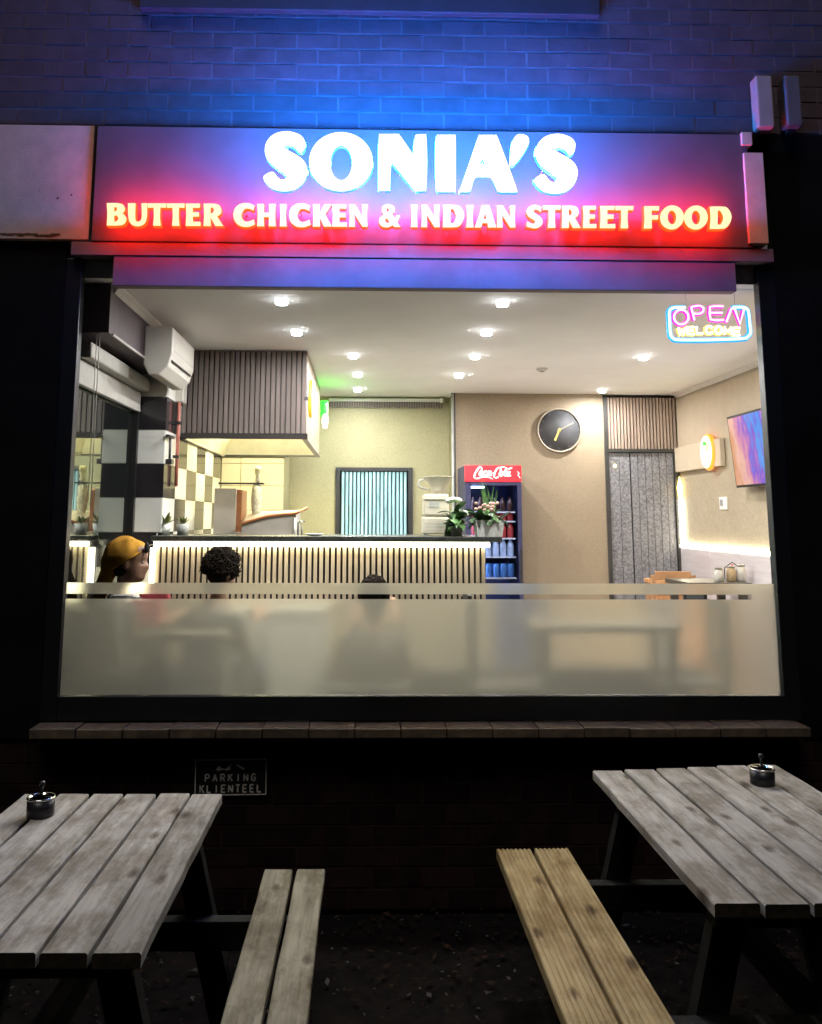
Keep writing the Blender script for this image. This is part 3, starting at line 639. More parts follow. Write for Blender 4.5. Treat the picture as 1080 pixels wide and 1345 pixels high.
# ------------------------------------------------------------------ the room
LX, RX, BYR, BYL = -1.27, 2.90, 8.04, 8.34
XM = -1.46; PY = 5.55
ceil = struct(box('ceiling', (-1.6, GY+.1, CEIL), (3.1, 8.6, CEIL+.1), 'ceiling_paint'))
struct(box('ceiling_front', (-1.6, GY+.012, CEIL+.10), (3.1, GY+.15, 3.3), 'ceiling_paint'))
struct(box('ceiling_edge', (-1.5, GY+.015, CEIL+.002), (3.05, GY+.098, CEIL+.095), 'ceiling_paint'))
struct(box('floor', (-1.7, GY+.1, FLOOR-.1), (3.1, 8.6, FLOOR), 'floor_tile'))
struct(box('front_wall_inside', (-1.7, WY+.145, .0), (3.1, GY+.088, .79), 'black_paint'))
struct(box('front_wall_inside', (-2.5, WY+.15, .8), (XL-.085, GY+.088, 3.0), 'black_paint')); struct(box('front_wall_inside', (XR+.085, WY+.15, .8), (3.1, GY+.088, 3.0), 'wall_upper_side'))
xd = at(596, 600, Y=BYR).x; xdoor = at(793, 560, Y=BYR).x
struct(box('back_wall', (xd, BYR, FLOOR), (xdoor, BYR+.1, CEIL-.001), 'wallpaper_tan'))
kx0, kx1 = at(445, 660, Y=BYL).x, at(538, 660, Y=BYL).x; kz1 = at(490, 617, Y=BYL).z
bw = MB()
bw.box((-1.4, BYL, FLOOR), (kx0, BYL+.1, CEIL-.001)); bw.box((kx1, BYL, FLOOR), (xd+.2, BYL+.1, CEIL-.001)); bw.box((kx0, BYL, kz1), (kx1, BYL+.1, CEIL-.001))
struct(bw.build('back_wall', 'wallpaper_green_lit'))
struct(box('kitchen_beyond', (kx0-.3, BYL+.5, FLOOR), (kx1+.3, BYL+.55, CEIL), 'kitchen_dark'))
struct(box('wall_return', (xd-.001, BYR+.101, FLOOR), (xd+.06, BYL-.001, CEIL-.001), 'wallpaper_green_lit'))
struct(box('back_wall', (RX-.001, BYR-.002, FLOOR), (RX+.1, BYR+.1, CEIL-.001), 'wallpaper_tan'))
struct(box('back_wall', (xdoor+.001, BYR+.06, FLOOR), (RX-.002, BYR+.1, CEIL-.001), 'slat_backing'))
# right wall
zled = at(950, 722, X=RX).z
rw = struct(box('right_wall', (RX, GY+.09, zled), (RX+.1, BYR-.003, CEIL-.001), 'wallpaper_side'))
zb0 = at(882, 622, X=RX).z; zb1 = at(882, 591, X=RX).z; yb0 = at(953, 590, X=RX).y
struct(box('right_wall_upper', (RX-.004, GY+.09, zb1), (RX-.0005, BYR-.004, CEIL-.06), 'wall_upper_side'))
bevel(struct(box('wall_beam', (RX-.045, yb0, zb0), (RX-.0045, BYR-.005, zb1), 'beam_paint')), .004)
dd = thing('dado', 'pale lilac wood look dado below the bright strip light', 'wall panelling', (RX, 6.4, FLOOR))
yy = GY+.1
while yy < BYR-.05:
    y2 = min(yy+.62, BYR-.004); box('panel', (-.03, yy-6.4+.0015, 0), (.1, y2-6.4-.0015, zled-FLOOR-.012), 'dado_panel', dd, .003); yy = y2
def cornice(name, p, q, nrm):
    p, q, nrm = Vector(p), Vector(q), Vector(nrm); m_ = MB(); pr = [(0, 0), (.036, 0), (.034, -.005), (.016, -.016), (.005, -.034), (0, -.036)]
    v = [e+nrm*a+Vector((0, 0, b)) for e in (p, q) for a, b in pr]; k = len(pr)
    m_.add(v, [(i, (i+1) % k, k+(i+1) % k, k+i) for i in range(k)]+[tuple(range(k-1, -1, -1)), tuple(range(k, 2*k))])
    return struct(m_.build(name, 'cornice_paint'))
cornice('cornice', (RX-.005, GY+.15, CEIL-.001), (RX-.005, BYR-.02, CEIL-.001), (-1, 0, 0))
cornice('cornice', (LX+.001, GY+.15, CEIL-.001), (LX+.001, 5.98, CEIL-.001), (1, 0, 0))
# left: dark bulkhead, rails, tinted side glazing, tiled pier
zk = at(140, 425, X=LX).z
struct(box('bulkhead', (-1.62, GY+.1, 2.60), (LX, PY+.45, CEIL-.0005), 'dark_bulkhead'))
box_r = thing('blind_cassette', 'pale roller blind cassette and rail above the dark side glass', 'roller blind', (-1.44, 4.9, 2.4))
box('cassette', (-.02, 4.32-4.9, .085), (.075, PY-.03-4.9, .165), 'pale_rail', box_r, .01)
box('blind_fabric', (-.01, 4.32-4.9, -.045), (.02, PY-.03-4.9, .078), 'pale_rail', box_r, .004)
box('trim_line', (.168, 4.32-4.9, .195), (.178, PY-.06-4.9, .207), 'pale_rail', box_r)
sw_ = thing('side_glazing', 'dark side glass mirroring the counter, hood and tiled pier', 'glazing', (XM, 4.9, FLOOR))
box('glass_pane', (-.03, GY+.1-4.9, .02), (0, PY-4.9-.002, 2.2), 'side_glass', sw_)
box('frame', (-.035, GY+.1-4.9, 0), (.012, PY-4.9-.002, .018), 'black_frame', sw_); box('frame', (.0005, PY-4.9-.05, .02), (.03, PY-4.9-.009, 2.2), 'black_frame', sw_)
pier = struct(box('tiled_pier', (-1.62, PY, FLOOR), (LX, 6.1, CEIL-.001), 'grout'))
lw = struct(box('left_wall', (-1.62, 6.101, FLOOR), (LX, BYL, CEIL-.001), 'grout'))
zr = at(203, 609, Y=PY).z; rh = (at(203, 521, Y=PY).z-at(203, 699, Y=PY).z)/4
tm = {}
for k in ('white', 'black'):
    tm['f'+k] = MB().box((0, 0, 0), (LX-XM+.004-.004, .006, rh-.004)).mesh('tile', 'tile_'+k)
    tm['s'+k] = MB().box((0, 0, 0), (.006, .355, rh-.004)).mesh('tile', 'tile_'+k)
ycol = [PY+.004]+[at(x, 640, X=LX).y for x in (242,)]
yc = [PY-.001, 5.895]; 
while yc[-1] < 7.6: yc.append(yc[-1]+.36)
for r in range(-5, 6):
    z = zr+r*rh
    if z+rh > CEIL: continue
    link('tile', tm['fwhite' if r % 2 == 0 else 'fblack'], pier, (XM+.002, PY-.0062, z+.002))
    for c in range(len(yc)-1):
        wh = (r+c) % 2 == 0
        if r+1 and True: pass
        o = link('tile', tm['swhite' if wh else 'sblack'], pier if c == 0 else lw, (LX+.0002, yc[c]+.002, z+.002))
        if c == 0: o.scale = (1, (yc[1]-yc[0]-.004)/.355, 1)
# nook wall of cream tiles behind the hood
NY = 7.75; xn = at(373, 640, Y=NY).x
nook = struct(box('nook_wall', (LX+.007, NY, FLOOR), (xn, BYL-.001, CEIL-.002), 'wallpaper_green_lit'))
zt = [at(330, y, Y=NY).z for y in (601, 609, 638, 670, 704)]
xt = [LX+.009, at(316, 640, Y=NY).x, xn]
for i in range(len(zt)-1):
    for j in range(2): box('tile', (xt[j]+.003, NY-.008, zt[i+1]+.003), (xt[j+1]-.003, NY-.0005, zt[i]-.003), 'tile_cream', nook)
box('tile', (LX+.012, NY-.008, 1.2), (xn-.003, NY-.0005, zt[-1]-.003), 'tile_cream', nook)

# ------------------------------------------------------------------ hood
HY0, HY1 = 6.0, 7.74; hxr = at(403, 500, Y=HY0).x; hz = at(300, 574, Y=HY0).z
hd = thing('extractor_hood', 'large slatted extractor hood box with bright hollow underside', 'extractor hood', (LX+.008, HY0, hz))
hw_ = hxr-LX-.008; hh_ = CEIL-.003-hz; hl = HY1-HY0
box('front_panel', (0, .02, .001), (hw_, .05, hh_), 'hood_backing', hd)
nsl = 24
sm_ = MB().box((0, 0, 0), (hw_/nsl*.74, .022, hh_-.03)).mesh('slat', 'slat_hood')
for k in range(nsl): link('slat', sm_, hd, (hw_/nsl*(k+.17), -.004, .028))
box('bottom_trim', (-.003, -.008, -.012), (hw_+.012, .02, .0265), 'slat_backing', hd, .003)
box('side_panel', (hw_-.03, .052, .001), (hw_, hl, hh_), 'hood_side', hd)
box('side_trim', (hw_-.028, .021, -.016), (hw_+.014, hl+.012, -.0005), 'grey_steel', hd, .003)
box('rear_trim', (0, hl-.02, -.016), (hw_-.03, hl+.01, -.0005), 'black_metal', hd)
box('wall_trim', (.002, .021, -.016), (.03, hl-.021, -.0005), 'grey_steel', hd)
ins = MB(); t_ = .3
ins.add([(.03, .052, 0), (hw_-.032, .052, 0), (hw_-.032, hl-.02, 0), (.03, hl-.02, 0), (.2, .3, t_), (hw_-.2, .3, t_), (hw_-.2, hl-.3, t_), (.2, hl-.3, t_)], [(0, 1, 5, 4), (1, 2, 6, 5), (2, 3, 7, 6), (3, 0, 4, 7), (4, 5, 6, 7)])
ins.build('canopy_lining', 'hood_steel', hd)
MB().box((hw_-.30, .45, t_-.05), (hw_-.24, hl-.4, t_-.02)).build('hood_light', 'hood_lamp', hd)
# neon shapes on the hood side
def tube_neon(name, label, loc, pts, r, sleeve, core, pts2=None, group=None):
    t = thing(name, label, 'neon light', loc)
    MB().tube(pts, r, 10).build('neon_tube', core, t)
    off = Vector((-.007, 0, 0))
    MB().tube([Vector(p)+off for p in pts], r*1.25, 8).build('neon_halo_sleeve', sleeve, t)  # glowing sleeve doubles as the coloured halo round the tube
    if pts2:
        MB().tube(pts2, r, 10).build('neon_tube', 'neon_core', t); MB().tube([Vector(p)+off for p in pts2], r*1.25, 8).build('neon_halo_sleeve', 'neon_orange', t)
    box('mount', (-.052, -.012, -.012), (-.02, .012, .012), 'black_metal', t)
    return t
n1a, n1b = at(411, 502, X=hxr+.055), at(412, 549, X=hxr+.055)
zc = (n1a.z+n1b.z)/2; hN = (n1a.z-n1b.z)/2
loop = lambda h, w: [(0, w*math.sin(t)*(.55+.45*math.sin(t/2)), h*math.cos(t)) for t in [2*PI*k/24 for k in range(25)]]
tube_neon('neon_light', 'orange neon drop light on the hood side, nearer the window', (hxr+.053, n1a.y, zc), loop(hN, .055), .013, 'neon_orange', 'neon_core')
n2a, n2b = at(428, 529, X=hxr+.055), at(427, 562, X=hxr+.055)
zc = (n2a.z+n2b.z)/2; hN2 = (n2a.z-n2b.z)/2
y2_ = 7.45
n2a, n2b = at(427.5, 529, Y=y2_), at(427.5, 562, Y=y2_); zc = (n2a.z+n2b.z)/2; hN2 = (n2a.z-n2b.z)/2
t = thing('neon_light', 'green topped neon pepper light beyond the orange one', 'neon light', (n2a.x, y2_, zc))
MB().tube([(0, 0, hN2), (0, .03, hN2*.5), (0, 0, 0)], .022, 10).build('neon_tube', 'neon_green_core', t)
MB().tube([(-.010, 0, hN2+.01), (-.010, .03, hN2*.5), (-.010, 0, 0)], .031, 8).build('neon_halo_sleeve', 'neon_green', t)
MB().tube([(0, .0, -.005), (0, -.03, -hN2*.5), (0, 0, -hN2)], [.022, .028, .02], 10).build('neon_tube', 'neon_core', t)
MB().tube([(-.06, 0, 0), (-abs(n2a.x-hxr)+.002, 0, 0)], .01, 8).build('mount', 'black_metal', t)

# ------------------------------------------------------------------ counter
CY0 = 5.40
cl, cr = at(203, 740, Y=CY0).x, at(639, 740, Y=CY0).x
ct1, ct0 = at(450, 704.5, Y=CY0-.05).z, at(450, 711.5, Y=CY0-.05).z
cn = thing('serving_counter', 'long serving counter with cream vertical slats and bright strip under its top', 'counter', (cl, CY0, FLOOR))
cw = cr-cl
box('body', (.02, .022, .001), (cw-.002, .55, ct0-FLOOR-.001), 'slat_backing', cn)
o = box('counter_top', (-.02, -.05, ct0-FLOOR), (at(658, 706, Y=CY0).x-cl, .62, ct1-FLOOR), 'counter_top', cn, .004)
nsl = 57
sm_ = MB().box((0, 0, 0), (cw/nsl*.60, .021, ct0-FLOOR-.06)).mesh('slat', 'slat_counter')
for k in range(nsl): link('slat', sm_, cn, (cw/nsl*(k+.2), 0, .03))
box('plinth', (0, .0005, .001), (cw, .021, .0295), 'slat_backing', cn)
lr = at(643, 714, Y=CY0-.03).x-cl
MB().box((0, -.042, ct0-FLOOR-.030), (lr, -.014, ct0-FLOOR-.003)).build('led_strip', 'led_warm', cn)
e0, e1 = at(198, 730, Y=CY0), at(203.5, 730, Y=CY0)
MB().box((e0.x-cl, -.012, ct0-FLOOR-.30), (e1.x-cl-.004, .03, ct0-FLOOR-.04)).build('led_strip', 'led_warm', cn)
# cable hanging at the end of the counter
c0 = [at(x, y, Y=5.5) for x, y in ((207, 700), (205, 706), (202, 714), (193, 718), (190, 726), (191, 740), (189, 760))]
tag(MB().tube(c0, .0035, 6).build('cable', 'pale_rail'), 'loose white cable hanging beside the counter end and the tiled pier', 'cable')

# things on the counter
def leafmesh(l, w, m, bend=.35):
    mb_ = MB(); n_ = 5; v = []
    for i in range(n_+1):
        t_ = i/n_; ww = w*math.sin(PI*min(1, .08+t_*.92))**.8*(1 if i < n_ else .05); z = -bend*l*t_*t_
        v += [(-ww/2, l*t_, z+.1*ww), (0, l*t_, z), (ww/2, l*t_, z+.1*ww)]
    f = []
    for i in range(n_): f += [(i*3, i*3+1, i*3+4, i*3+3), (i*3+1, i*3+2, i*3+5, i*3+4)]
    return mb_.add(v, f, 0, True).mesh('leaf', m)
def leaf(parent, me, base, az, el, s=1):
    o = link('leaf', me, parent, base); o.rotation_mode = 'XYZ'; o.rotation_euler = (el, random.uniform(-.4, .4), az); o.scale = (s, s, s); return o
TOP = ct1
# doner grill on the worktop behind
wk = thing('worktop', 'steel worktop behind the counter under the hood', 'worktop', (LX+.02, 6.35, FLOOR))
box('top', (0, 0, 1.02), (1.15, .6, 1.06), 'steel', wk, .003)
for x in (.03, 1.08):
    for y in (.03, .53): box('leg', (x, y, 0), (x+.04, y+.04, 1.019), 'steel', wk)
WZ = FLOOR+1.0605
GYr = 6.5
a, b = at(281, 641, Y=GYr), at(316, 704, Y=GYr)
dn = thing('kebab_grill', 'upright kebab grill with grey side cabinet and wrapped pale spit', 'grill', (a.x, GYr, WZ))
ax = a.x
def dbox(n_, p, q, y0, y1, m, bv=.004):
    A_, B_ = at(*p, Y=GYr), at(*q, Y=GYr); return box(n_, (A_.x-ax, y0, max(0, B_.z-WZ)), (B_.x-ax, y1, A_.z-WZ), m, dn, bv)
dbox('cabinet', (282, 641), (309, 705), 0, .34, 'grey_steel'); dbox('heater', (309.3, 643), (316, 704), .02, .30, 'copper'); dbox('top_arm', (284, 633), (344, 635.3), .10, .16, 'black_metal', .001)
dbox('drip_tray', (309, 699), (388, 705), -.02, .36, 'steel')
sp = at(334, 660, Y=GYr); zt_ = at(336, 611, Y=GYr).z-WZ; zb_ = at(334, 676, Y=GYr).z-WZ; za = at(334, 634, Y=GYr).z-WZ
MB().lathe([(.012, zb_-.03), (.028, zb_), (.036, zb_+.06), (.040, (za+zb_)/2), (.034, za-.03), (.02, za-.005)], (sp.x-ax, .13, 0), 14).build('spit_meat', 'meat', dn)
MB().lathe([(.008, za+.006), (.022, za+.02), (.016, za+.05), (.030, zt_-.03), (.024, zt_-.005), (.01, zt_)], (sp.x-ax+.008, .13, 0), 12).build('spit_handle', 'meat', dn)
MB().tube([(sp.x-ax, .13, .01), (sp.x-ax, .13, zt_)], .006, 8).build('spit_rod', 'steel', dn)
a, b = at(316, 680, Y=6.3), at(388, 702, Y=6.3)
pn_ = thing('griddle', 'sloping steel griddle with copper coloured rim beside the kebab grill', 'griddle', (a.x, 6.36, WZ))
w_ = b.x-a.x; h_ = a.z-WZ
v = [(0, 0, 0), (w_, 0, 0), (w_, .40, 0), (0, .40, 0), (0, 0, h_*.80), (w_*.5, 0, h_*1.02), (w_, 0, h_*1.1), (w_, .40, h_*1.25), (0, .40, h_*1.2)]
MB().add(v, [(0, 1, 6, 5, 4), (1, 2, 7, 6), (2, 3, 8, 7), (3, 0, 4, 8), (4, 5, 6, 7, 8)]).build('body', 'grey_steel', pn_)
MB().tube([(0, -.012, h_*.82), (w_*.5, -.012, h_*1.06), (w_, -.012, h_*1.14), (w_+.08, -.02, h_*1.3)], .011, 8).build('rim', 'copper', pn_)
MB().tube([(w_*.98, -.014, h_*1.0), (w_*.98, -.014, .01)], .013, 8).build('post', 'steel', pn_)
MB().tube([(w_*.62, -.05, .04), (w_*.98, -.05, h_*.22)], .009, 8).build('ladle_handle', 'steel', pn_)
MB().ell((w_*.60, -.05, .045), (.05, .04, .02)).build('ladle_bowl', 'flower_white', pn_)
a = at(396, 700, Y=6.2)
tp = thing('beer_tap', 'small grey tap standing beside the griddle on the counter', 'tap', (a.x, 6.02, TOP)); 
tp.location.y = CY0+.45; tp.location.x = at(394, 700, Y=CY0+.45).x
MB().tube([(-.012, 0, 0), (-.012, 0, .075), (.004, -.02, .088), (.022, -.03, .078)], .006, 8).build('spout', 'steel', tp); MB().tube([(.012, 0, 0), (.012, 0, .06)], .007, 8).build('stem', 'steel', tp); MB().ell((.022, 0, .084), (.012, .008, .006)).build('handle', 'black_metal', tp)
a = at(413, 704, Y=CY0+.1); t = thing('plate', 'small pale dish lying on the dark counter top', 'dish', (a.x, CY0+.12, TOP)); MB().lathe([(.02, 0), (.035, .004), (.05, .012), (.047, .013), (.02, .006)], n=18, sx=1.2).build('dish', 'pot_white', t)

# cream grinder / juicer with hopper
jy = CY0+.28
a, b = at(555, 649, Y=jy), at(590, 703, Y=jy)
jc = thing('juice_machine', 'cream kitchen machine with wide flared hopper on the counter', 'machine', ((a.x+b.x)/2, jy, TOP)); w_ = (b.x-a.x)/2; h_ = a.z-TOP
o = box('lower_body', (-w_*1.02, -.07, .012), (w_*1.05, .09, h_*.44), 'machine_cream', jc, .008); box('upper_body', (-w_*.95, -.075, h_*.46), (w_*.95, .08, h_*1.0), 'machine_cream', jc, .014)
for k, z in enumerate((.12, .2, .28)): box('vent_line', (-w_*.8, -.0715, h_*z), (w_*.6, -.069, h_*z+.004), 'pot_grey', jc)
box('control_panel', (-w_*.55, -.0785, h_*.68), (w_*.2, -.0745, h_*.80), 'pot_grey', jc); box('ridge', (-w_*.97, -.082, h_*.86), (w_*.97, -.0755, h_*.90), 'machine_cream', jc, .002)
for sx in (-1, 1): box('foot', (sx*w_*.8-.012, -.06, 0), (sx*w_*.8+.012, -.03, .0115), 'grey_plastic', jc)
ht = at(574, 626, Y=jy).z-TOP; r1 = (at(594, 626, Y=jy).x-at(557, 626, Y=jy).x)/2
hx = at(576, 626, Y=jy).x-jc.location.x
MB().lathe([(r1*.52, h_+.001), (r1*.52, h_+.03), (r1*.62, h_+(ht-h_)*.5), (r1, ht-.006), (r1*1.06, ht), (r1*.98, ht), (r1*.58, h_+(ht-h_)*.5)], (hx, 0, 0), 24).build('hopper', 'machine_cream', jc)
MB().tube([(hx-r1*.95, 0, ht-.02), (hx-r1*1.35, 0, ht-.025), (hx-r1*1.45, 0, ht-.055), (hx-r1*1.2, 0, ht-.075), (hx-r1*.7, 0, ht-.08)], .006, 8).build('handle', 'pot_grey', jc)

# plants
lm1, lm2 = leafmesh(.10, .045, 'leaf_green'), leafmesh(.085, .05, 'leaf_dark')
py_ = CY0+.05
c = at(600, 700, Y=py_)
bp = thing('potted_plant', 'broad leaved green plant in a small grey pot by the juice machine', 'potted plant', (c.x, py_, TOP))
MB().lathe([(.032, 0), (.044, .075), (.047, .08), (.042, .08), (.036, .06), (.001, .06)], n=18).build('pot', 'pot_grey', bp)
for k in range(40):
    az = random.uniform(0, 6.28); z = random.uniform(.05, .16); leaf(bp, random.choice((lm1, lm1, lm2)), (random.uniform(-.035, .03), random.uniform(-.02, .03), z), az, random.uniform(-.5, 1.1), random.uniform(.8, 1.4))
st = MB()
for k in range(5): st.tube([(0, 0, .06), (random.uniform(-.03, .03), random.uniform(-.02, .02), .16)], .003, 5)
st.build('stem', 'leaf_dark', bp)
bl = at(597, 657, Y=py_); wb = MB()
for k in range(9):
    a_ = k*.7; wb.ell((bl.x-c.x+.026*math.cos(a_)-.004, .012*math.sin(a_), bl.z-TOP+.006*math.sin(a_*1.7)), (.028, .02, .014), 10, 6)
wb.build('white_bloom', 'flower_white', bp)
fl_ = at(611, 676, Y=py_); MB().ell((fl_.x-c.x, -.05, fl_.z-TOP), (.018, .012, .015), 10, 6).build('white_flower', 'flower_white', bp)
a, b = at(623, 683, Y=py_), at(662, 703, Y=py_)
tr = thing('planter', 'white trough planter of pinkish flowers at the counter end', 'planter', ((a.x+b.x)/2, py_, TOP)); w_ = (b.x-a.x)/2; h_ = a.z-TOP
tv = [(-w_*.86, -.05, 0), (w_*.80, -.05, 0), (w_*.80, .06, 0), (-w_*.86, .06, 0), (-w_, -.06, h_), (w_, -.06, h_), (w_, .07, h_), (-w_, .07, h_), (-w_*.93, -.05, h_), (w_*.93, -.05, h_), (w_*.93, .06, h_), (-w_*.93, .06, h_), (-w_*.9, -.045, h_*.7), (w_*.9, -.045, h_*.7), (w_*.9, .055, h_*.7), (-w_*.9, .055, h_*.7)]
MB().add(tv, [(3, 2, 1, 0), (0, 1, 5, 4), (1, 2, 6, 5), (2, 3, 7, 6), (3, 0, 4, 7), (4, 5, 9, 8), (5, 6, 10, 9), (6, 7, 11, 10), (7, 4, 8, 11), (8, 9, 13, 12), (9, 10, 14, 13), (10, 11, 15, 14), (11, 8, 12, 15), (12, 13, 14, 15)]).build('trough', 'pot_white', tr)
lm3 = leafmesh(.06, .03, 'leaf_green', .5)
for k in range(46): leaf(tr, random.choice((lm3, lm3, lm2)), (random.uniform(-w_*1.2, w_*.8), random.uniform(-.04, .05), h_*.8+random.uniform(0, .055)), random.uniform(0, 6.28), random.uniform(-.4, 1.2), random.uniform(.8, 1.35))
fb = MB()
for k in range(17): fb.ell((random.uniform(-w_*1.1, w_*.6), random.uniform(-.06, .02), h_+.045+random.uniform(0, .06)), (.013, .012, .010), 7, 4)
fb.build('blossom', 'flower_pink', tr)
sk = MB()
for k in range(26):
    x = random.uniform(-.03, .03); l = random.uniform(.16, .30); t_ = random.uniform(-.25, .25); y = random.uniform(-.01, .04)
    sk.add([(x-.005, y, 0), (x+.005, y, 0), (x+.003+t_*l*.5, y, l*.6), (x-.003+t_*l*.5, y, l*.6), (x+t_*l, y-.01, l)], [(0, 1, 2, 3), (3, 2, 4)])
sx = at(645, 660, Y=py_+.1)
spk = thing('spiky_plant', 'tall spiky grassy plant standing behind the white planter', 'potted plant', (sx.x, py_+.16, TOP))
MB().lathe([(.035, 0), (.048, .09), (.042, .09), (.038, .07), (.001, .07)], n=16).build('pot', 'pot_grey', spk); sk.build('blades', 'leaf_green', spk, (0, 0, .09))
def succulent(px, py, h, label, pot):
    c = at(px, py, Y=CY0+.2); t = thing('small_plant', label, 'potted plant', (c.x, CY0+.2, TOP))
    MB().lathe([(.032, 0), (.042, .07), (.037, .07), (.033, .055), (.001, .055)], n=16).build('pot', pot, t)
    m_ = leafmesh(.085, .022, 'leaf_olive', -.15)
    for k in range(22): leaf(t, m_, (0, 0, .065), k*2.399, random.uniform(.1, 1.25), random.uniform(.7, 1.1)*h)
succulent(216, 700, 1.1, 'spiky olive plant in a pale pot beside the tiled pier', 'pot_white'); succulent(240, 700, .75, 'smaller olive plant in a grey pot next to the spiky one', 'pot_grey')

# ------------------------------------------------------------------ air conditioner, pipes, rail
a = at(188, 470, X=LX); AYn = 4.95; AYf = 5.58
zt_ = at(225, 428, Y=AYn).z; zb_ = at(222, 492, Y=AYn).z; xf = at(227, 450, Y=AYn).x
ac = thing('air_conditioner', 'white split air conditioner high on the left wall beside the hood', 'air conditioner', (LX, AYn, zb_))
d = xf-LX; h_ = min(zt_, CEIL-.02)-zb_; l = AYf-AYn
pr = [(0, .06), (.0, h_), (d*.92, h_), (d, h_*.96), (d, h_*.45), (d*.86, h_*.17), (d*.55, 0), (d*.2, .0)]
k = len(pr); v = [(x, 0, z) for x, z in pr]+[(x, l, z) for x, z in pr]
bevel(MB().add(v, [(i, (i+1) % k, k+(i+1) % k, k+i) for i in range(k)]+[tuple(range(k-1, -1, -1)), tuple(range(k, 2*k))]).build('casing', 'ac_plastic', ac), .008)
MB().add([(d+.001, .03, h_*.50), (d+.001, l-.03, h_*.50), (d+.001, l-.03, h_*.515), (d+.001, .03, h_*.515)], [(0, 1, 2, 3)]).build('seam', 'grey_plastic', ac)
MB().bar((d*.955, .04, h_*.305), (d*.955, l-.04, h_*.305), .006, .014, up=(1, 0, -1)).build('air_slot', 'slat_backing', ac)
gp = [at(237, y, X=LX+.03) for y in (492, 640)]
t = thing('gas_pipe', 'reddish gas pipe running down the tiled wall under the air conditioner', 'pipe', (LX+.03, gp[0].y, gp[1].z))
MB().tube([(0, 0, 0), (0, 0, gp[0].z-gp[1].z)], .012, 10).build('pipe', 'gas_pipe', t)
for z in (.25, .55): box('clip', (-.028, -.02, z*(gp[0].z-gp[1].z)), (.015, .02, z*(gp[0].z-gp[1].z)+.018), 'black_metal', t)
g2 = [at(224, y, X=LX+.025) for y in (575, 606)]
t = thing('gas_valve', 'dark gas valve with short pipe on the white tile', 'valve', (LX+.025, g2[0].y, g2[1].z)); hz_ = g2[0].z-g2[1].z
MB().tube([(0, 0, 0), (0, 0, hz_)], .008, 8).build('pipe', 'black_metal', t); box('valve_body', (-.017, -.035, -.02), (.02, .035, .012), 'black_metal', t, .003); box('lever', (-.012, -.09, hz_-.004), (.014, .05, hz_+.014), 'black_metal', t, .003)
a, b = at(244, 492, X=LX+.05), at(248, 534, X=LX+.05)
tag(box('pipe_cover', (LX+.001, a.y-.09, b.z), (LX+.06, a.y+.02, a.z), 'ac_plastic', bv=.006), 'short white pipe cover under the air conditioner', 'pipe cover')
# conduit on back wall
p1, p2 = at(594.5, 522, Y=BYR-.02), at(594.5, 700, Y=BYR-.02)
t = thing('wall_conduit', 'thin pale vertical conduit between the plain and the green-tinted back wall', 'conduit', (p1.x, BYR-.012, FLOOR)); MB().tube([(0, 0, 0), (0, 0, CEIL-FLOOR-.002)], .012, 8).build('pipe', 'pot_grey', t); box('dark_edge', (.013, .0, 0), (.026, .011, CEIL-FLOOR-.002), 'door_frame', t)
a, b = at(432, 522, Y=BYL-.03), at(582, 522, Y=BYL-.03)
t = thing('curtain_rail', 'pale curtain rail with short dark fringe along the top of the back wall', 'curtain rail', (a.x, BYL-.03, CEIL-.05)); box('rail', (0, -.02, 0), (b.x-a.x, .02, .03), 'pot_white', t, .003)
fr = MB(); nf = 46
for k in range(nf): fr.box(((b.x-a.x)*(k+.1)/nf, -.004, -.05-random.uniform(0, .012)), ((b.x-a.x)*(k+.85)/nf, .004, -.001))
tag(fr.build('fringe', 'slat_hood', t), kind='stuff')
a = at(582, 525, Y=BYL-.1); t = thing('security_camera', 'small white security camera at the end of the curtain rail', 'camera', (a.x, BYL-.03, a.z)); MB().tube([(0, -.02, 0), (-.02, -.11, -.015)], .022, 10).build('camera_body', 'white_plastic', t); MB().tube([(0, .03, .01), (0, -.03, .005)], .01, 8).build('bracket', 'white_plastic', t)

# strip curtain doorway
sc = thing('strip_curtain', 'teal strip curtain hanging in a black framed kitchen hatch', 'strip curtain', ((kx0+kx1)/2, BYL, FLOOR)); hw_ = (kx1-kx0)/2; hz_ = kz1-FLOOR
box('frame', (-hw_-.03, -.03, .6), (-hw_+.012, .09, hz_+.02), 'black_metal', sc); box('frame', (hw_-.012, -.03, .6), (hw_+.03, .09, hz_+.02), 'black_metal', sc); box('frame', (-hw_+.0125, -.028, hz_-.012), (hw_-.0125, .088, hz_+.02), 'black_metal', sc)
ns = 17; sw2 = 2*(hw_-.02)/ns
arc = MB(); pr = [(-sw2*.37+sw2*.74*k/6, -.016*math.sin(PI*k/6)) for k in range(7)]
v = [(x, y, 0) for x, y in pr]+[(x, y, hz_-.03) for x, y in pr]+[(x, y+.003, 0) for x, y in pr]+[(x, y+.003, hz_-.03) for x, y in pr]
f = []
for k in range(6): f += [(k, k+1, 8+k, 7+k), (14+k+1, 14+k, 21+k, 21+k+1)]
arc.add(v, f, 0, True); am = arc.mesh('strip', 'strip_teal')
for k in range(ns): link('strip', am, sc, (-hw_+.02+sw2*(k+.5), random.uniform(0, .006), .01))

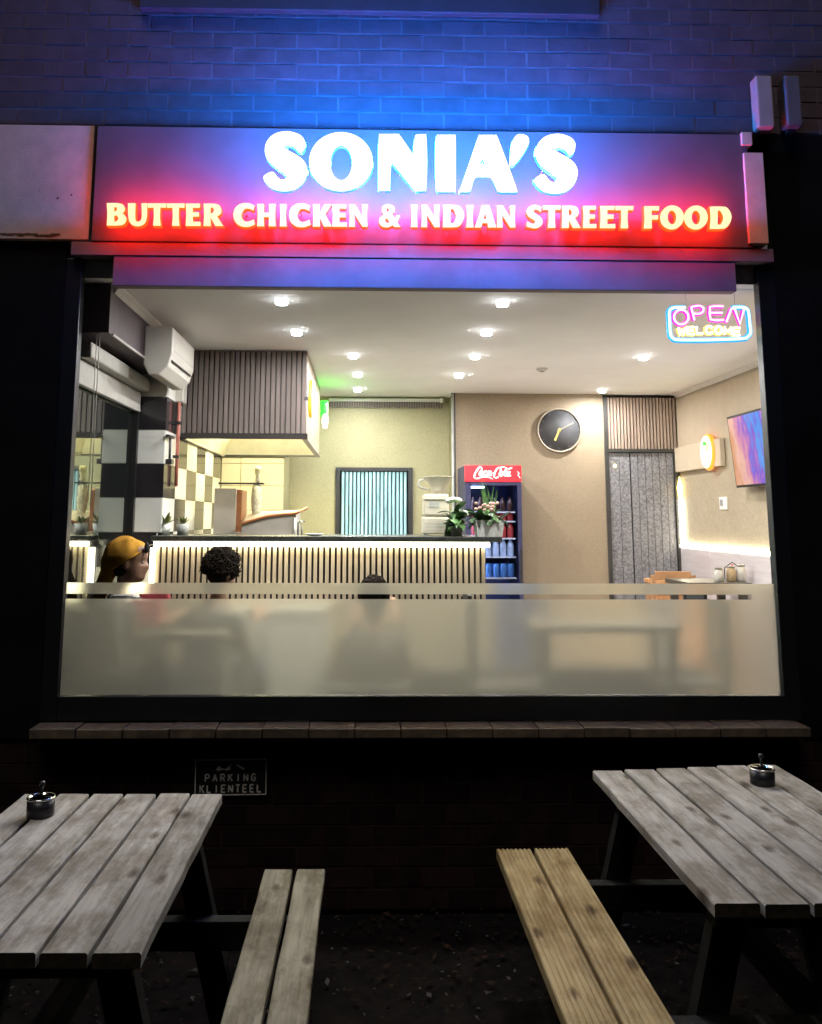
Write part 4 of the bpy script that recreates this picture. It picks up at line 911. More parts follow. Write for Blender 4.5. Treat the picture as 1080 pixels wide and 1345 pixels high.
# ------------------------------------------------------------------ drinks cooler
DY = 7.44
a, b = at(611, 611, Y=DY), at(685, 633, Y=DY)
ck = thing('drinks_cooler', 'tall drinks cooler with red lit Coca-Cola header and glass door', 'drinks cooler', ((a.x+b.x)/2, DY, FLOOR)); w_ = (b.x-a.x)/2; H = a.z-FLOOR; hb = b.z-FLOOR
box('cabinet', (-w_, .03, .0), (-w_+.03, .58, hb), 'cooler_body', ck); box('cabinet', (w_-.03, .03, 0), (w_, .58, hb), 'cooler_body', ck); box('back_panel', (-w_+.031, .53, 0), (w_-.031, .58, hb), 'cooler_inside', ck); box('base', (-w_+.031, .03, 0), (w_-.031, .529, .16), 'cooler_body', ck); box('roof', (-w_, .03, hb+.001), (w_, .58, H), 'cooler_body', ck)
box('header', (-w_-.002, -.01, hb), (w_+.002, .029, H), 'cooler_red', ck, .006)
for n_, p, q in (('door_frame', (-w_, 0, .10), (-w_+.046, .028, hb-.002)), ('door_frame', (w_-.034, 0, .10), (w_, .028, hb-.002)), ('door_frame', (-w_+.0265, 0, hb-.03), (w_-.0345, .028, hb-.002)), ('door_frame', (-w_+.0265, 0, .10), (w_-.0345, .028, .15))): box(n_, p, q, 'cooler_body', ck, .003)
MB().add([(-w_+.026, .016, .15), (w_-.034, .016, .15), (w_-.034, .016, hb-.03), (-w_+.026, .016, hb-.03)], [(0, 1, 2, 3)]).build('door_glass', 'cooler_glass', ck)
box('handle', (w_-.028, -.022, .75), (w_-.012, -.0005, 1.05), 'black_metal', ck, .003)
MB().box((-w_+.06, .05, hb-.05), (-w_+.17, .07, hb-.038)).build('cooler_light', 'cooler_lamp', ck); MB().box((-w_+.031, .032, .2), (-w_+.037, .045, hb-.06)).build('cooler_light', 'cooler_lamp', ck)
def ribbon(mb_, pts, w, y, nib=math.radians(60), smin=.30, sx=1):
    P = crom(pts, False, 6); n_ = len(P); v = []
    for i in range(n_):
        d = (P[min(i+1, n_-1)]-P[max(i-1, 0)]); a_ = math.atan2(d.y, d.x); ww = w*(smin+(1-smin)*abs(math.sin(a_-nib+PI/2)))/2
        if i in (0, n_-1): ww *= .5
        nx, nz = -math.sin(a_)*ww, math.cos(a_)*ww
        v += [(P[i].x+nx, y, P[i].y+nz), (P[i].x-nx, y, P[i].y-nz)]
    m0 = len(v); v += [(x, y+.002, z) for x, _, z in v]
    f = []
    for i in range(n_-1): f += [(2*i, 2*i+1, 2*i+3, 2*i+2), (m0+2*i+2, m0+2*i+3, m0+2*i+1, m0+2*i), (2*i, 2*i+2, m0+2*i+2, m0+2*i), (2*i+1, m0+2*i+1, m0+2*i+3, 2*i+3)]
    mb_.add(v, f)
lg = MB()   # script logo, drawn in a 520 x 200 box (x right, y up) taken off the photograph
SC = [
 [(118, 168), (122, 188), (108, 205), (84, 190), (58, 150), (34, 100), (26, 62), (40, 40), (78, 42), (130, 62), (205, 58), (260, 30)],
 [(118, 150), (96, 118), (92, 88), (108, 78), (128, 100), (136, 132), (124, 150), (112, 148)],
 [(186, 142), (168, 146), (150, 118), (144, 92), (156, 80), (178, 92)],
 [(232, 140), (210, 144), (194, 116), (190, 90), (202, 80), (220, 98), (234, 132)], [(238, 148), (226, 100), (232, 82), (248, 90)],
 [(254, 112), (276, 116)],
 [(352, 150), (362, 178), (352, 196), (326, 190), (296, 150), (278, 100), (276, 62), (296, 48), (330, 60)],
 [(352, 196), (400, 205), (448, 180), (480, 185), (502, 195)],
 [(366, 146), (346, 116), (342, 86), (358, 74), (378, 96), (386, 130), (374, 148), (362, 144)],
 [(432, 196), (416, 150), (404, 100), (408, 78), (424, 82)],
 [(466, 136), (446, 140), (430, 112), (428, 86), (442, 76), (458, 96), (468, 128)], [(474, 146), (462, 96), (468, 78), (488, 84)],
]
kx = w_*2/760; kz = (H-hb)/265
for s_ in SC:
    ribbon(lg, [((x*1.08+92-380)*kx, hb+(y*1.12+8)*kz) for x, y in s_], .015, -.0135)
lg.build('script_logo', 'cooler_logo', ck)
sw3 = MB(); ribbon(sw3, [((700-380)*kx, hb+170*kz), ((725-380)*kx, hb+140*kz), ((715-380)*kx, hb+110*kz), ((742-380)*kx, hb+60*kz)], .010, -.0135); sw3.build('header_swash', 'cooler_logo', ck)
shz = [at(650, y, Y=DY+.2).z for y in (672, 684, 706, 730, 757)]
for z in shz: box('shelf', (-w_+.031, .05, z-FLOOR-.012), (w_-.048, .525, z-FLOOR), 'shelf_white', ck)
bt = MB().lathe([(.026, 0), (.029, .008), (.029, .075), (.027, .10), (.012, .135), (.011, .155), (.001, .155)], n=10)
cn_ = MB().lathe([(.028, 0), (.031, .006), (.031, .10), (.026, .112), (.001, .112)], n=10)
kinds = [('bottle', bt.mesh('bottle', 'bottle_cola'), .80, 'dark cola bottle on the top shelf of the drinks cooler', 0), ('bottle', bt.mesh('bottle', 'bottle_red'), .62, 'red labelled bottle on the second shelf of the drinks cooler', 1), ('bottle', bt.mesh('bottle', 'bottle_red'), .95, 'red bottle on the middle shelf of the drinks cooler', 2), ('bottle', bt.mesh('bottle', 'bottle_water'), 1.0, 'clear water bottle on the fourth shelf of the drinks cooler', 3), ('can', cn_.mesh('can', 'can_blue'), 1.0, 'blue drink can on the bottom shelf of the drinks cooler', 4)]
for nm, me, s_, lab, i in kinds:
    nb = 6
    for row in (0,):
        for k in range(nb):
            o = link(nm, me, None, (ck.location.x-w_+.075+(2*w_-.16)*k/(nb-1), DY+.11+row*.1, shz[i])); o.scale = (1, 1, s_)
            tag(o, lab+', '+('leftmost', 'second from the left', 'third from the left', 'fourth from the left', 'fifth from the left', 'rightmost')[k], nm, 'drinks on shelf %d of the cooler' % (i+1))

# ------------------------------------------------------------------ clock
c = at(735, 565, Y=BYR-.03); r = .205
ckk = thing('wall_clock', 'round dark wall clock with gold hands on the tan wall', 'clock', (c.x, BYR, c.z)); Mx = Matrix.Rotation(PI/2, 3, 'X')
MB().lathe([(r*.93, .001), (r*.93, .02), (.001, .022)], n=48, M=Mx).build('face', 'clock_face', ckk)
MB().lathe([(r*.93, .0), (r, .002), (r, .032), (r*.965, .036), (r*.935, .030), (r*.932, .003)], n=48, M=Mx).build('rim', 'silver_rim', ckk)
def hand(px, py, w, m, y):
    p = at(px, py, Y=BYR-.03); d = Vector((p.x-c.x, 0, p.z-c.z)); s0 = -d*.18
    return MB().bar((s0.x, y, s0.z), (d.x, y, d.z), w, .003, up=(0, 1, 0)).build('hand', m, ckk)
hand(729, 578.5, .018, 'gold', -.028); hand(753, 555.5, .010, 'silver_rim', -.033); MB().lathe([(.014, .024), (.014, .036), (.001, .037)], n=14, M=Mx).build('boss', 'gold', ckk)
tk = MB()
for k in range(12):
    a_ = k*PI/6; q = Vector((math.sin(a_), 0, math.cos(a_))); tk.bar(q*r*.80+Vector((0, -.0225, 0)), q*r*.88+Vector((0, -.0225, 0)), .006, .002, up=(0, 1, 0))
tk.build('hour_marks', 'clock_mark', ckk)

# ------------------------------------------------------------------ double door with slatted panel over it
dxr = RX-.03; dz1 = at(840, 594, Y=BYR).z
dr = thing('double_door', 'grey panelled double door with brown slatted panel above it', 'door', (xdoor, BYR, FLOOR)); dw = dxr-xdoor; dh = dz1-FLOOR
box('frame', (0, -.02, 0), (.035, .05, CEIL-FLOOR-.03), 'door_frame', dr); box('frame', (dw-.02, -.02, 0), (dw+.025, .05, dh), 'door_frame', dr); box('frame', (.0355, -.018, dh), (dw+.025, .05, dh+.03), 'door_frame', dr)
sh = CEIL-FLOOR-.03-dh-.031; nsl = 21; dsw = (dw-.015)/nsl
sm_ = MB().box((0, 0, 0), (dsw*.66, .03, sh)).mesh('slat', 'slat_door')
for k in range(nsl): link('slat', sm_, dr, (.037+dsw*(k+.15), .01, dh+.0305))
xm = at(830, 650, Y=BYR).x-xdoor; xq = at(810, 650, Y=BYR).x-xdoor
for n_, xa, xb, kk in (('door_leaf', .037, xm-.004, 2), ('door_leaf', xm+.004, dw-.022, 6)):
    lf = box(n_, (xa, .022, .01), (xb, .05, dh-.004), 'door_frame', dr)
    pw = (xb-xa)/kk
    for k in range(kk): box('plank', (xa+pw*k+.002, .008, .012), (xa+pw*(k+1)-.002, .0215, dh-.006), 'door_grey', lf, .002)
kn = at(808, 612, Y=BYR); MB().ell((kn.x-xdoor, .0, kn.z-FLOOR), (.014, .012, .016)).build('indicator_light', 'led_yellow', dr)

# ------------------------------------------------------------------ right wall things
ls = thing('wall_light_strip', 'bright white strip light along the top of the lilac dado', 'strip light', (RX-.02, 6.4, zled)); MB().box((-.014, GY+.3-6.4, -.010), (.018, BYR-.02-6.4, .018)).build('led_strip', 'led_warm', ls)
za, zb = at(887, 655, X=RX-.02).z, zled+.03
MB().box((-.012, BYR-.06-6.4, .03), (.015, BYR-.03-6.4, za-zled)).build('led_strip', 'led_warm', ls)
zc = at(886, 627, X=RX-.02).z; MB().lathe([(.018, za-zled+.004), (.026, (za+zc)/2-zled), (.003, zc-zled)], (0, BYR-.045-6.4, 0), 10).build('lamp_tip', 'led_yellow', ls)
a, b = at(929.5, 573, X=RX-.05), at(929.5, 615, X=RX-.05); hN = (a.z-b.z)/2; hW = abs(at(923, 593, X=RX-.05).y-at(936, 593, X=RX-.05).y)/2
t = thing('neon_light', 'yellow oval neon fruit light on the right hand wall beside the screen', 'neon light', (RX-.06, a.y, (a.z+b.z)/2))
ov = lambda s_, x: [(x, hW*s_*math.sin(q), hN*s_*math.cos(q)) for q in [2*PI*k/28 for k in range(28)]]
MB().tube(ov(.88, 0), .020, 10, closed=True).build('neon_tube', 'neon_core', t); MB().tube(ov(.98, .014), .024, 8, closed=True).build('neon_halo_sleeve', 'neon_orange', t)
MB().tube(ov(.55, .0)[7:22], .030, 10).build('neon_tube', 'neon_core', t); MB().tube([(-.02, 0, hN*.66), (-.02, .0, hN*.42)], .014, 8).build('neon_leaf', 'neon_green', t); box('mount', (.024, -.02, -.02), (.058, .02, .02), 'black_metal', t)
a = at(950, 661, X=RX-.01); t = thing('wall_switch', 'small white switch box on the wall under the screen', 'switch', (RX, a.y, a.z)); box('plate', (-.012, -.075, -.05), (-.0005, .075, .05), 'white_plastic', t, .003); box('rocker', (-.018, .0, -.02), (-.0125, .045, .03), 'grey_plastic', t)
# tilted television
bl = at(967, 641, X=2.80); ytv0, ytv1 = 5.55, bl.y; tl = at(954, 548, Y=ytv1); tdx = 2.80-tl.x
tv = thing('television', 'flat television with abstract blue and pink picture tilted on the right wall', 'television', (2.80, ytv1, bl.z)); hgt = math.hypot(tl.z-bl.z, tdx); th = math.atan2(tdx, tl.z-bl.z)
tv.rotation_euler = (0, -th, 0)
L_ = ytv1-ytv0
box('case', (.002, -L_, 0), (.045, 0, hgt), 'black_frame', tv, .004); MB().add([(-.0005, -L_+.018, .018), (-.0005, -.018, .018), (-.0005, -.018, hgt-.018), (-.0005, -L_+.018, hgt-.018)], [(0, 3, 2, 1)]).build('screen', 'tv_screen', tv); box('bracket', (.046, -L_*.6, hgt*.3), (.11, -L_*.4, hgt*.5), 'black_metal', tv)
# ceiling sensor
a = at(712, 484, Z=CEIL); t = thing('smoke_detector', 'tiny flat white detector on the ceiling', 'detector', a); MB().lathe([(.001, -.022), (.03, -.02), (.045, -.008), (.045, -.0005)], n=18).build('housing', 'ac_plastic', t); MB().lathe([(.018, -.0262), (.018, -.0225), (.001, -.0225)], n=12).build('grille', 'grey_plastic', t)

# ------------------------------------------------------------------ downlights
DL = [(370, 393, 'downlight nearest the window in the row beside the hood'), (390, 434, 'second downlight from the window in the row beside the hood'), (464, 465, 'third downlight from the window in the row past the hood'), (470, 490, 'fourth downlight from the window in the row past the hood'), (470, 510, 'downlight nearest the back wall in the row past the hood'),
      (660, 395, 'downlight nearest the window in the middle row'), (639, 434, 'second downlight from the window in the middle row'), (624, 466, 'third downlight from the window in the middle row'), (603, 491, 'downlight nearest the back wall in the middle row'), (845, 467, 'lone downlight between the middle row and the right wall'), (791, 511, 'downlight right above the corner of the door frame')]
r0 = MB().lathe([(.0355, -.0004), (.044, -.0004), (.0435, -.002), (.037, -.0026), (.0355, -.0004)], n=24).mesh('rim', 'white_plastic')
r1_ = MB().lathe([(.001, -.0262), (.029, -.026)], n=20).mesh('lens', 'downlight_lens')
r2_ = MB().lathe([(.0292, -.0258), (.033, -.018), (.0345, -.008), (.035, -.001)], n=20).mesh('bloom_side', 'downlight_side')  # glowing side wall gives the lamp the round look of its bloom
for px, py, lab in DL:
    c = at(px, py, Z=CEIL); c.y = min(c.y, 7.92)
    t = thing('downlight', 'small round '+lab, 'downlight', c, 0, 'ceiling downlights'); link('rim', r0, t); link('lens', r1_, t); link('bloom_side', r2_, t)

# ------------------------------------------------------------------ OPEN sign in the window
OY = 4.27
oc = at(931, 425, Y=OY); os_ = thing('open_sign', 'neon OPEN sign with blue border and pink arched letters', 'neon sign', oc)
def op(x, y): # zoom crop 7.2 px per photo px, origin (860,380)
    p = at(860+x/7.2, 380+y/7.2, Y=OY); return Vector((p.x-oc.x, 0, p.z-oc.z))
def neon(pts, r, core, sleeve, closed=False, name='neon_tube'):
    P = [op(*q) for q in pts]; MB().tube(P, r, 8, closed=closed).build(name, core, os_)
    MB().tube([p+Vector((0, .012, 0)) for p in P], r*2.1, 8, closed=closed).build('neon_halo_sleeve', sleeve, os_)  # wider coloured tube behind each stroke stands for its bloom
bord = crom([(290, 170, 1), (200, 170), (160, 182), (140, 215), (143, 300), (150, 420), (175, 462), (230, 478), (520, 478), (830, 466), (880, 448), (908, 410), (900, 320), (890, 220), (870, 182), (830, 168), (740, 170, 1)], False, 5)
neon(bord, .0068, 'open_blue_core', 'open_blue', name='border_tube')
neon([(252+68*math.cos(q), 262+68*math.sin(q)) for q in [2*PI*k/24 for k in range(24)]], .0055, 'open_pink_core', 'open_pink', True)
neon(crom([(378, 292, 1), (345, 165, 1), (420, 155), (460, 175), (455, 212), (420, 230), (362, 228, 1)], False, 5), .0055, 'open_pink_core', 'open_pink')
neon([(650, 160), (580, 158), (522, 165), (520, 225), (528, 285), (590, 293), (655, 288)], .0055, 'open_pink_core', 'open_pink'); neon([(525, 222), (640, 222)], .0055, 'open_pink_core', 'open_pink')
neon([(678, 310), (728, 180), (760, 190), (808, 330), (845, 190)], .0055, 'open_pink_core', 'open_pink')
w0 = 215; ww = 610; lw_ = ww/7
for k, ch in enumerate('WELCOME'):
    arch = 20*math.sin(PI*(k+.5)/7)
    for st_ in STROKES[ch]:
        neon([(w0+k*lw_+10+q[0]*(lw_-24), 436-arch-q[1]*66) for q in st_], .0050, 'open_yellow_core', 'open_yellow')
cb = MB(); 
for x in (300, 760): 
    p = op(x, 175); cb.tube([p, (p.x, 0, CEIL+.0-oc.z)], .0016, 5)
cb.build('hanging_wire', 'white_plastic', os_)
vc = [at(131, y, Y=4.29) for y in (372, 500, 660)]
bc = thing('hanging_cords', 'pair of thin pale cords hanging inside the window at its left', 'cord', (vc[0].x, 4.29, vc[2].z))
for dx in (0, .014): MB().tube([(dx, 0, 0), (dx+.001, 0, CEIL-vc[2].z-.001)], .0022, 5).build('cord', 'pale_rail', bc)

# ------------------------------------------------------------------ furniture behind the frosted band
def chair(name, label, x, y, rz, m, back=True):
    t = thing(name, label, 'chair', (x, y, FLOOR), rz)
    box('seat', (-.2, -.2, .42), (.2, .2, .46), m, t, .01)
    for sx in (-1, 1):
        for sy in (-1, 1): box('leg', (sx*.17-.018, sy*.17-.018, 0), (sx*.17+.018, sy*.17+.018, .419), m, t)
    if back:
        for sy in (-1, 1): box('back_post', (-.198, sy*.16-.016, .461), (-.166, sy*.16+.016, .86), m, t)
        for z in (.56, .70, .82): box('back_rail', (-.192, -.143, z), (-.172, .143, z+.07), m, t, .004)
    return t
def table(name, label, x, y, w, d, h, m):
    t = thing(name, label, 'table', (x, y, FLOOR)); box('tabletop', (-w/2, -d/2, h-.035), (w/2, d/2, h), m, t, .004)
    for sx in (-1, 1):
        for sy in (-1, 1): box('leg', (sx*(w/2-.05)-.025, sy*(d/2-.05)-.025, 0), (sx*(w/2-.05)+.025, sy*(d/2-.05)+.025, h-.036), m, t)
    return t
TZ = at(950, 763, Y=6.6).z
jt = at(950, 763, Y=6.6)
xa, xb = at(901, 764, Y=6.45).x, at(984, 764, Y=6.45).x
table('bar_table', 'high dark table with sauce jars beside the lilac dado', (xa+xb)/2, 6.65, xb-xa, .5, TZ-FLOOR, 'table_dark')
for k, (px, py0, m, lab) in enumerate(((944, 748, 'jar_glass', 'open glass jar at the left of the jar group on the high table'), (960, 746, 'spice', 'brownish spice jar in the middle of the high table group'), (973, 744, 'jar_glass', 'taller glass jar with metal lid on the high table'))):
    c = at(px, py0, Y=6.55); t = thing('jar', lab, 'jar', (c.x, 6.55, TZ)); hj = c.z-TZ
    MB().lathe([(.030, 0), (.034, .004), (.034, hj*.8), (.027, hj*.9), (.027, hj), (.001, hj)], n=16).build('body', m, t); MB().lathe([(.029, hj+.0005), (.029, hj+.014), (.001, hj+.016)], n=14).build('lid', 'jar_lid', t)
c = at(966, 739, Y=6.62); t = thing('condiment_rack', 'small wire rack holding a bottle among the jars', 'rack', (c.x, 6.68, TZ)); hj = c.z-TZ
MB().tube([(-.06, 0, .01), (-.06, 0, hj*.7), (0, 0, hj), (.06, 0, hj*.7), (.06, 0, .01)], .004, 6).build('wire_frame', 'black_metal', t); MB().lathe([(.02, .001), (.022, hj*.5), (.008, hj*.75), (.008, hj*.9), (.001, hj*.9)], n=12).build('bottle', 'sauce_red', t)
c = at(874, 760, Y=7.2)
chair('wooden_chair', 'brown wooden chair with its back rising by the grey door', c.x, 7.0, PI/2*1.0, 'chair_wood').location = (c.x, 7.2, c.z-FLOOR-.89+FLOOR) if False else (c.x, 7.2, FLOOR)
sb = at(874, 760, Y=7.2).z-FLOOR
bx = thing('wooden_crate', 'orange brown wooden cabinet top in front of the grey door', 'cabinet', (at(874, 765, Y=7.5).x, 7.5, FLOOR)); hwc = (at(893, 765, Y=7.5).x-at(855, 765, Y=7.5).x)/2; hcz = at(874, 761, Y=7.5).z-FLOOR
box('carcass', (-hwc, -.15, 0), (hwc, .15, hcz-.03), 'chair_wood', bx, .004); box('top', (-hwc-.01, -.16, hcz-.0295), (hwc+.01, .16, hcz), 'orange_wood', bx, .003); box('door', (-hwc+.02, -.162, .05), (hwc-.02, -.1505, hcz-.08), 'orange_wood', bx, .002)
table('dining_table', 'low dark dining table behind the frosted glass at the right', 1.25, 4.95, .75, .5, .76, 'table_dark'); chair('dining_chair', 'black chair at the right end of the dining table behind the frosted glass', 1.72, 5.1, PI, 'chair_black'); chair('dining_chair', 'black chair behind the frosted glass near the cooler', .75, 4.95, 0, 'chair_black')
table('dining_table', 'dark dining table between the people behind the frosted glass', -.88, 4.72, .42, .44, .74, 'table_dark')

a, b = at(300, 791, Y=5.15), at(432, 868, Y=5.15)
ch_ = thing('glow_chest', 'added pale chest giving the bright patch behind the frosted glass left of centre', 'chest', ((a.x+b.x)/2, 5.15, FLOOR)); w_ = (b.x-a.x)/2  # chest added to make a bright patch in the frosted band
box('body', (-w_, 0, .06), (w_, .22, a.z-FLOOR-.05), 'pot_white', ch_, .01); box('lid', (-w_-.005, -.008, a.z-FLOOR-.048), (w_+.005, .225, a.z-FLOOR), 'pot_white', ch_, .01); box('foot', (-w_+.03, .02, 0), (w_-.03, .2, .059), 'grey_plastic', ch_)

wb_ = thing('shade_bench', 'added long dark bench darkening the foot of the frosted glass', 'bench', (.55, 5.19, FLOOR))  # bench added to darken the lower edge of the frosted band
box('backrest', (-.72, -.02, .42), (1.30, .03, .51), 'chair_black', wb_, .02); box('seat', (-.72, .031, .36), (1.30, .16, .43), 'chair_black', wb_, .02); box('base', (-.70, .0, 0), (1.28, .14, .359), 'table_dark', wb_)

tag(box('shade_mat', (-1.35, 4.30, FLOOR+.0005), (1.95, 5.12, FLOOR+.012), 'chair_black', bv=.003), 'added dark floor mat toning down the floor glow behind the frosted glass', 'mat')  # mat added to cut the floor's glow through the film

# ------------------------------------------------------------------ people
def head_mb(mb_, c, R, s=1.0):
    zs = [0, .012, .03, .05, .064, .078, .095, .115, .14, .165, .19, .21, .225, .232]
    fr_ = [.055, .078, .088, .085, .090, .086, .088, .082, .090, .090, .080, .062, .035, .001]
    bk = [-.03, -.04, -.055, -.068, -.078, -.086, -.092, -.097, -.10, -.098, -.09, -.07, -.045, -.001]
    hw2 = [.03, .045, .056, .061, .064, .067, .070, .073, .075, .074, .067, .053, .033, .001]
    n_ = 24; v = []
    for z, f_, b_, w_ in zip(zs, fr_, bk, hw2):
        cx_, rx = (f_+b_)/2, (f_-b_)/2
        for j in range(n_):
            a_ = 2*PI*j/n_; x = cx_+rx*math.cos(a_); y = w_*math.sin(a_)
            g_ = math.exp(-(math.atan2(math.sin(a_), math.cos(a_))/.26)**2)
            x += .024*g_*max(0, 1-abs(z-.085)/.030) + .010*g_*max(0, 1-abs(z-.105)/.02) + .008*g_*max(0, 1-abs(z-.052)/.012)
            if abs(abs(math.atan2(math.sin(a_), math.cos(a_)))-.45) < .2: x -= .006*max(0, 1-abs(z-.116)/.018)
            v.append(c + R @ (Vector((x, y, z))*s))
    k = len(zs); f = [(i*n_+j, i*n_+(j+1) % n_, (i+1)*n_+(j+1) % n_, (i+1)*n_+j) for i in range(k-1) for j in range(n_)]
    f += [tuple(range(n_))[::-1], tuple((k-1)*n_+j for j in range(n_))]
    mb_.add(v, f, 0, True)
    for sy in (-1, 1): mb_.ell(c+R @ (Vector((-.012, sy*.076, .10))*s), (.016*s, .009*s, .030*s), 8, 6, 0, R.to_4x4())
def remesh(o, vox, sm_=2):
    r = o.modifiers.new('remesh', 'REMESH'); r.mode = 'VOXEL'; r.voxel_size = vox; r.use_smooth_shade = True
    q = o.modifiers.new('smooth', 'SMOOTH'); q.factor = .5; q.iterations = sm_
def hand_mb(mb_, p, d, side, s):
    d = Vector(d).normalized(); u = Vector((0, 0, 1)); r = d.cross(u).normalized()*side
    mb_.tube([p-d*.02*s, p+d*.03*s, p+d*.08*s], [.024*s, .032*s, .034*s], 8)
    for k, ln in enumerate((.060, .072, .067, .052)):
        b_ = p+d*.075*s+r*(-.027+.018*k)*s; q1 = b_+d*ln*.5*s-u*.004*s; q2 = b_+d*ln*.8*s-u*.02*s; q3 = b_+d*ln*.86*s-u*.036*s
        mb_.tube([b_-d*.02*s, b_, q1, q2, q3], [.0105*s, .0105*s, .0098*s, .009*s, .0075*s], 7)
    t0 = p+d*.02*s-r*.03*s; mb_.tube([t0+r*.012*s, t0, t0+d*.03*s-r*.02*s-u*.008*s, t0+d*.055*s-r*.018*s-u*.02*s], [.014*s, .013*s, .011*s, .009*s], 7)
def person(label, x, y, rz, headtop, skin, top, legs, lean=.05, hyaw=0, hpitch=0, s=.9):
    """seated figure facing local +X; seat height .42 above the floor"""
    t = thing('person', label, 'person', (x, y, FLOOR), rz); seat = .465
    sh_z = headtop-FLOOR-.232*s-.085*s       # shoulder line
    b = MB(); jk = MB(); tr_ = MB()
    R = Matrix.Rotation(hyaw, 3, 'Z') @ Matrix.Rotation(hpitch, 3, 'Y')
    neck0 = Vector((lean*.9, 0, sh_z)); hc = Vector((lean+.015, 0, headtop-FLOOR-.232*s))
    head_mb(b, hc, R, s)
    b.tube([neck0-Vector((0, 0, .04)), neck0+Vector((.005, 0, .05)), hc+Vector((-.012, 0, .04*s))], [.062*s, .052*s, .052*s], 12)
    def torso(mb_, g_):
        secs = [(seat-.03, .0, .12, .165), (seat+.08, .0, .115, .16), (seat+.2, .01, .105, .145), (sh_z-.12, lean*.7, .115, .165), (sh_z-.05, lean*.85, .105, .175), (sh_z-.012, lean*.9, .085, .15), (sh_z+.018, lean*.9, .055, .07)]
        n_ = 18; v = []
        for z, cx_, rx, ry in secs:
            for j in range(n_): a_ = 2*PI*j/n_; v.append((cx_+(rx*s+g_)*math.cos(a_), (ry*s+g_)*math.sin(a_), z))
        k = len(secs); mb_.add(v, [(i*n_+j, i*n_+(j+1) % n_, (i+1)*n_+(j+1) % n_, (i+1)*n_+j) for i in range(k-1) for j in range(n_)]+[tuple(range(n_))[::-1], tuple((k-1)*n_+j for j in range(n_))], 0, True)
    torso(b, 0); torso(jk, .012)
    for sd_ in (-1, 1):
        shp = Vector((lean*.85, sd_*.165*s, sh_z-.045)); el = Vector((.13*s, sd_*.215*s, sh_z-.30*s)); wr = Vector((.33*s, sd_*.13*s, max(sh_z-.36*s, .765-FLOOR*0)))
        b.tube([shp, (shp+el)/2, el, (el+wr)/2, wr], [.048*s, .042*s, .036*s, .033*s, .024*s], 10); jk.tube([shp, (shp+el)/2, el, (el+wr)/2, el+(wr-el)*.9], [.064*s, .055*s, .050*s, .045*s, .036*s], 10); jk.ell(shp, (.068*s, .062*s, .062*s), 10, 6)
        hand_mb(b, wr, wr-el, sd_, s)
        hip = Vector((.0, sd_*.09*s, seat+.045)); kn_ = Vector((.40*s, sd_*.11*s, seat+.03)); an = Vector((.38*s, sd_*.11*s, .075))
        b.tube([hip, (hip+kn_)/2, kn_, (kn_*.55+an*.45), an], [.082*s, .074*s, .056*s, .052*s, .036*s], 10); b.ell(an+Vector((.06*s, 0, -.035)), (.11*s, .042*s, .036), 10, 6)
        tr_.tube([hip, (hip+kn_)/2, kn_+Vector((.004, 0, .004)), (kn_*.55+an*.45), an], [.095*s, .084*s, .068*s, .062*s, .052*s], 10)
    tr_.ell((0, 0, seat+.04), (.125*s, .17*s, .09*s))
    o = b.build('body', skin, t); remesh(o, .0075)
    o = jk.build('jacket', top, t); remesh(o, .012); o = tr_.build('trousers', legs, t); remesh(o, .012)
    ey = MB()
    for sd_ in (-1, 1): ey.ell(hc+R @ (Vector((.072, sd_*.030, .114))*s), (.009*s, .010*s, .006*s), 8, 6)
    ey.build('eyes', 'eye_white', t)
    return t, hc, R
def curls(t, hc, R, s, m, n_, spread, low=-.05, seed=5, size=.030):
    """hair: a cap of the head's own shape with many short curled locks"""
    r_ = random.Random(seed); mb_ = MB()
    mb_.ell(hc+R @ (Vector((-.008, 0, .135))*s), (.106*s, .086*s, .108*s), 18, 12, 0, R.to_4x4())
    for k in range(n_):
        while True:
            d = Vector((r_.gauss(0, 1), r_.gauss(0, 1), r_.gauss(0, 1))).normalized()
            if d.z > low and not (d.x > .55 and d.z < .45): break
        p = Vector((-.008+d.x*.104, d.y*.084, .135+d.z*.106)); l = size*r_.uniform(.6, spread)
        q = d.orthogonal().normalized(); w = d.cross(q); ph = r_.uniform(0, 6.28); pts = []
        for i in range(6):
            u = i/5; pts.append(hc+R @ ((p+d*l*u+(q*math.cos(ph+u*5)+w*math.sin(ph+u*5))*.011)*s))
        mb_.tube(pts, [.0055*s, .0055*s, .005*s, .0045*s, .0035*s, .0015*s], 4)
    return mb_.build('hair', m, t)
# 1: profile to the right under a big yellow cap
pz = at(160, 708, Y=4.72).z; px_ = at(163, 740, Y=4.72).x
t, hc, R = person('person in profile wearing a big yellow cap and black top, seated', px_-.045, 4.72, 0, pz-.004, 'skin_dark', 'cloth_black', 'denim', .06, 0, .06, .94)
s = .94
hb2 = MB(); hb2.ell(hc+R @ (Vector((-.03, 0, .10))*s), (.078*s, .079*s, .085*s), 14, 9); hb2.build('hair', 'hair_black', t)
cp = MB(); n_ = 28; m_ = 12; v = []
tilt = Matrix.Rotation(math.radians(-35), 3, 'Y')
for i in range(m_+1):
    th_ = PI*.57*i/m_
    for j in range(n_):
        a_ = 2*PI*j/n_; d = Vector((math.sin(th_)*math.cos(a_), math.sin(th_)*math.sin(a_), math.cos(th_)))
        fold = 1+.05*math.sin(a_*4+th_*4.5)*math.sin(th_)**2+.07*mnoise.noise(d*2.6)+.025*mnoise.noise(d*7); back = 1+.22*max(0, -d.x)*math.sin(th_)
        tuck = 1-.05*max(0, (i-10)/2)
        q = Vector((d.x*.124*fold*back*tuck, d.y*.104*fold*tuck, d.z*.126*fold)); v.append(hc+R @ ((tilt @ q+Vector((-.030, 0, .128)))*s))
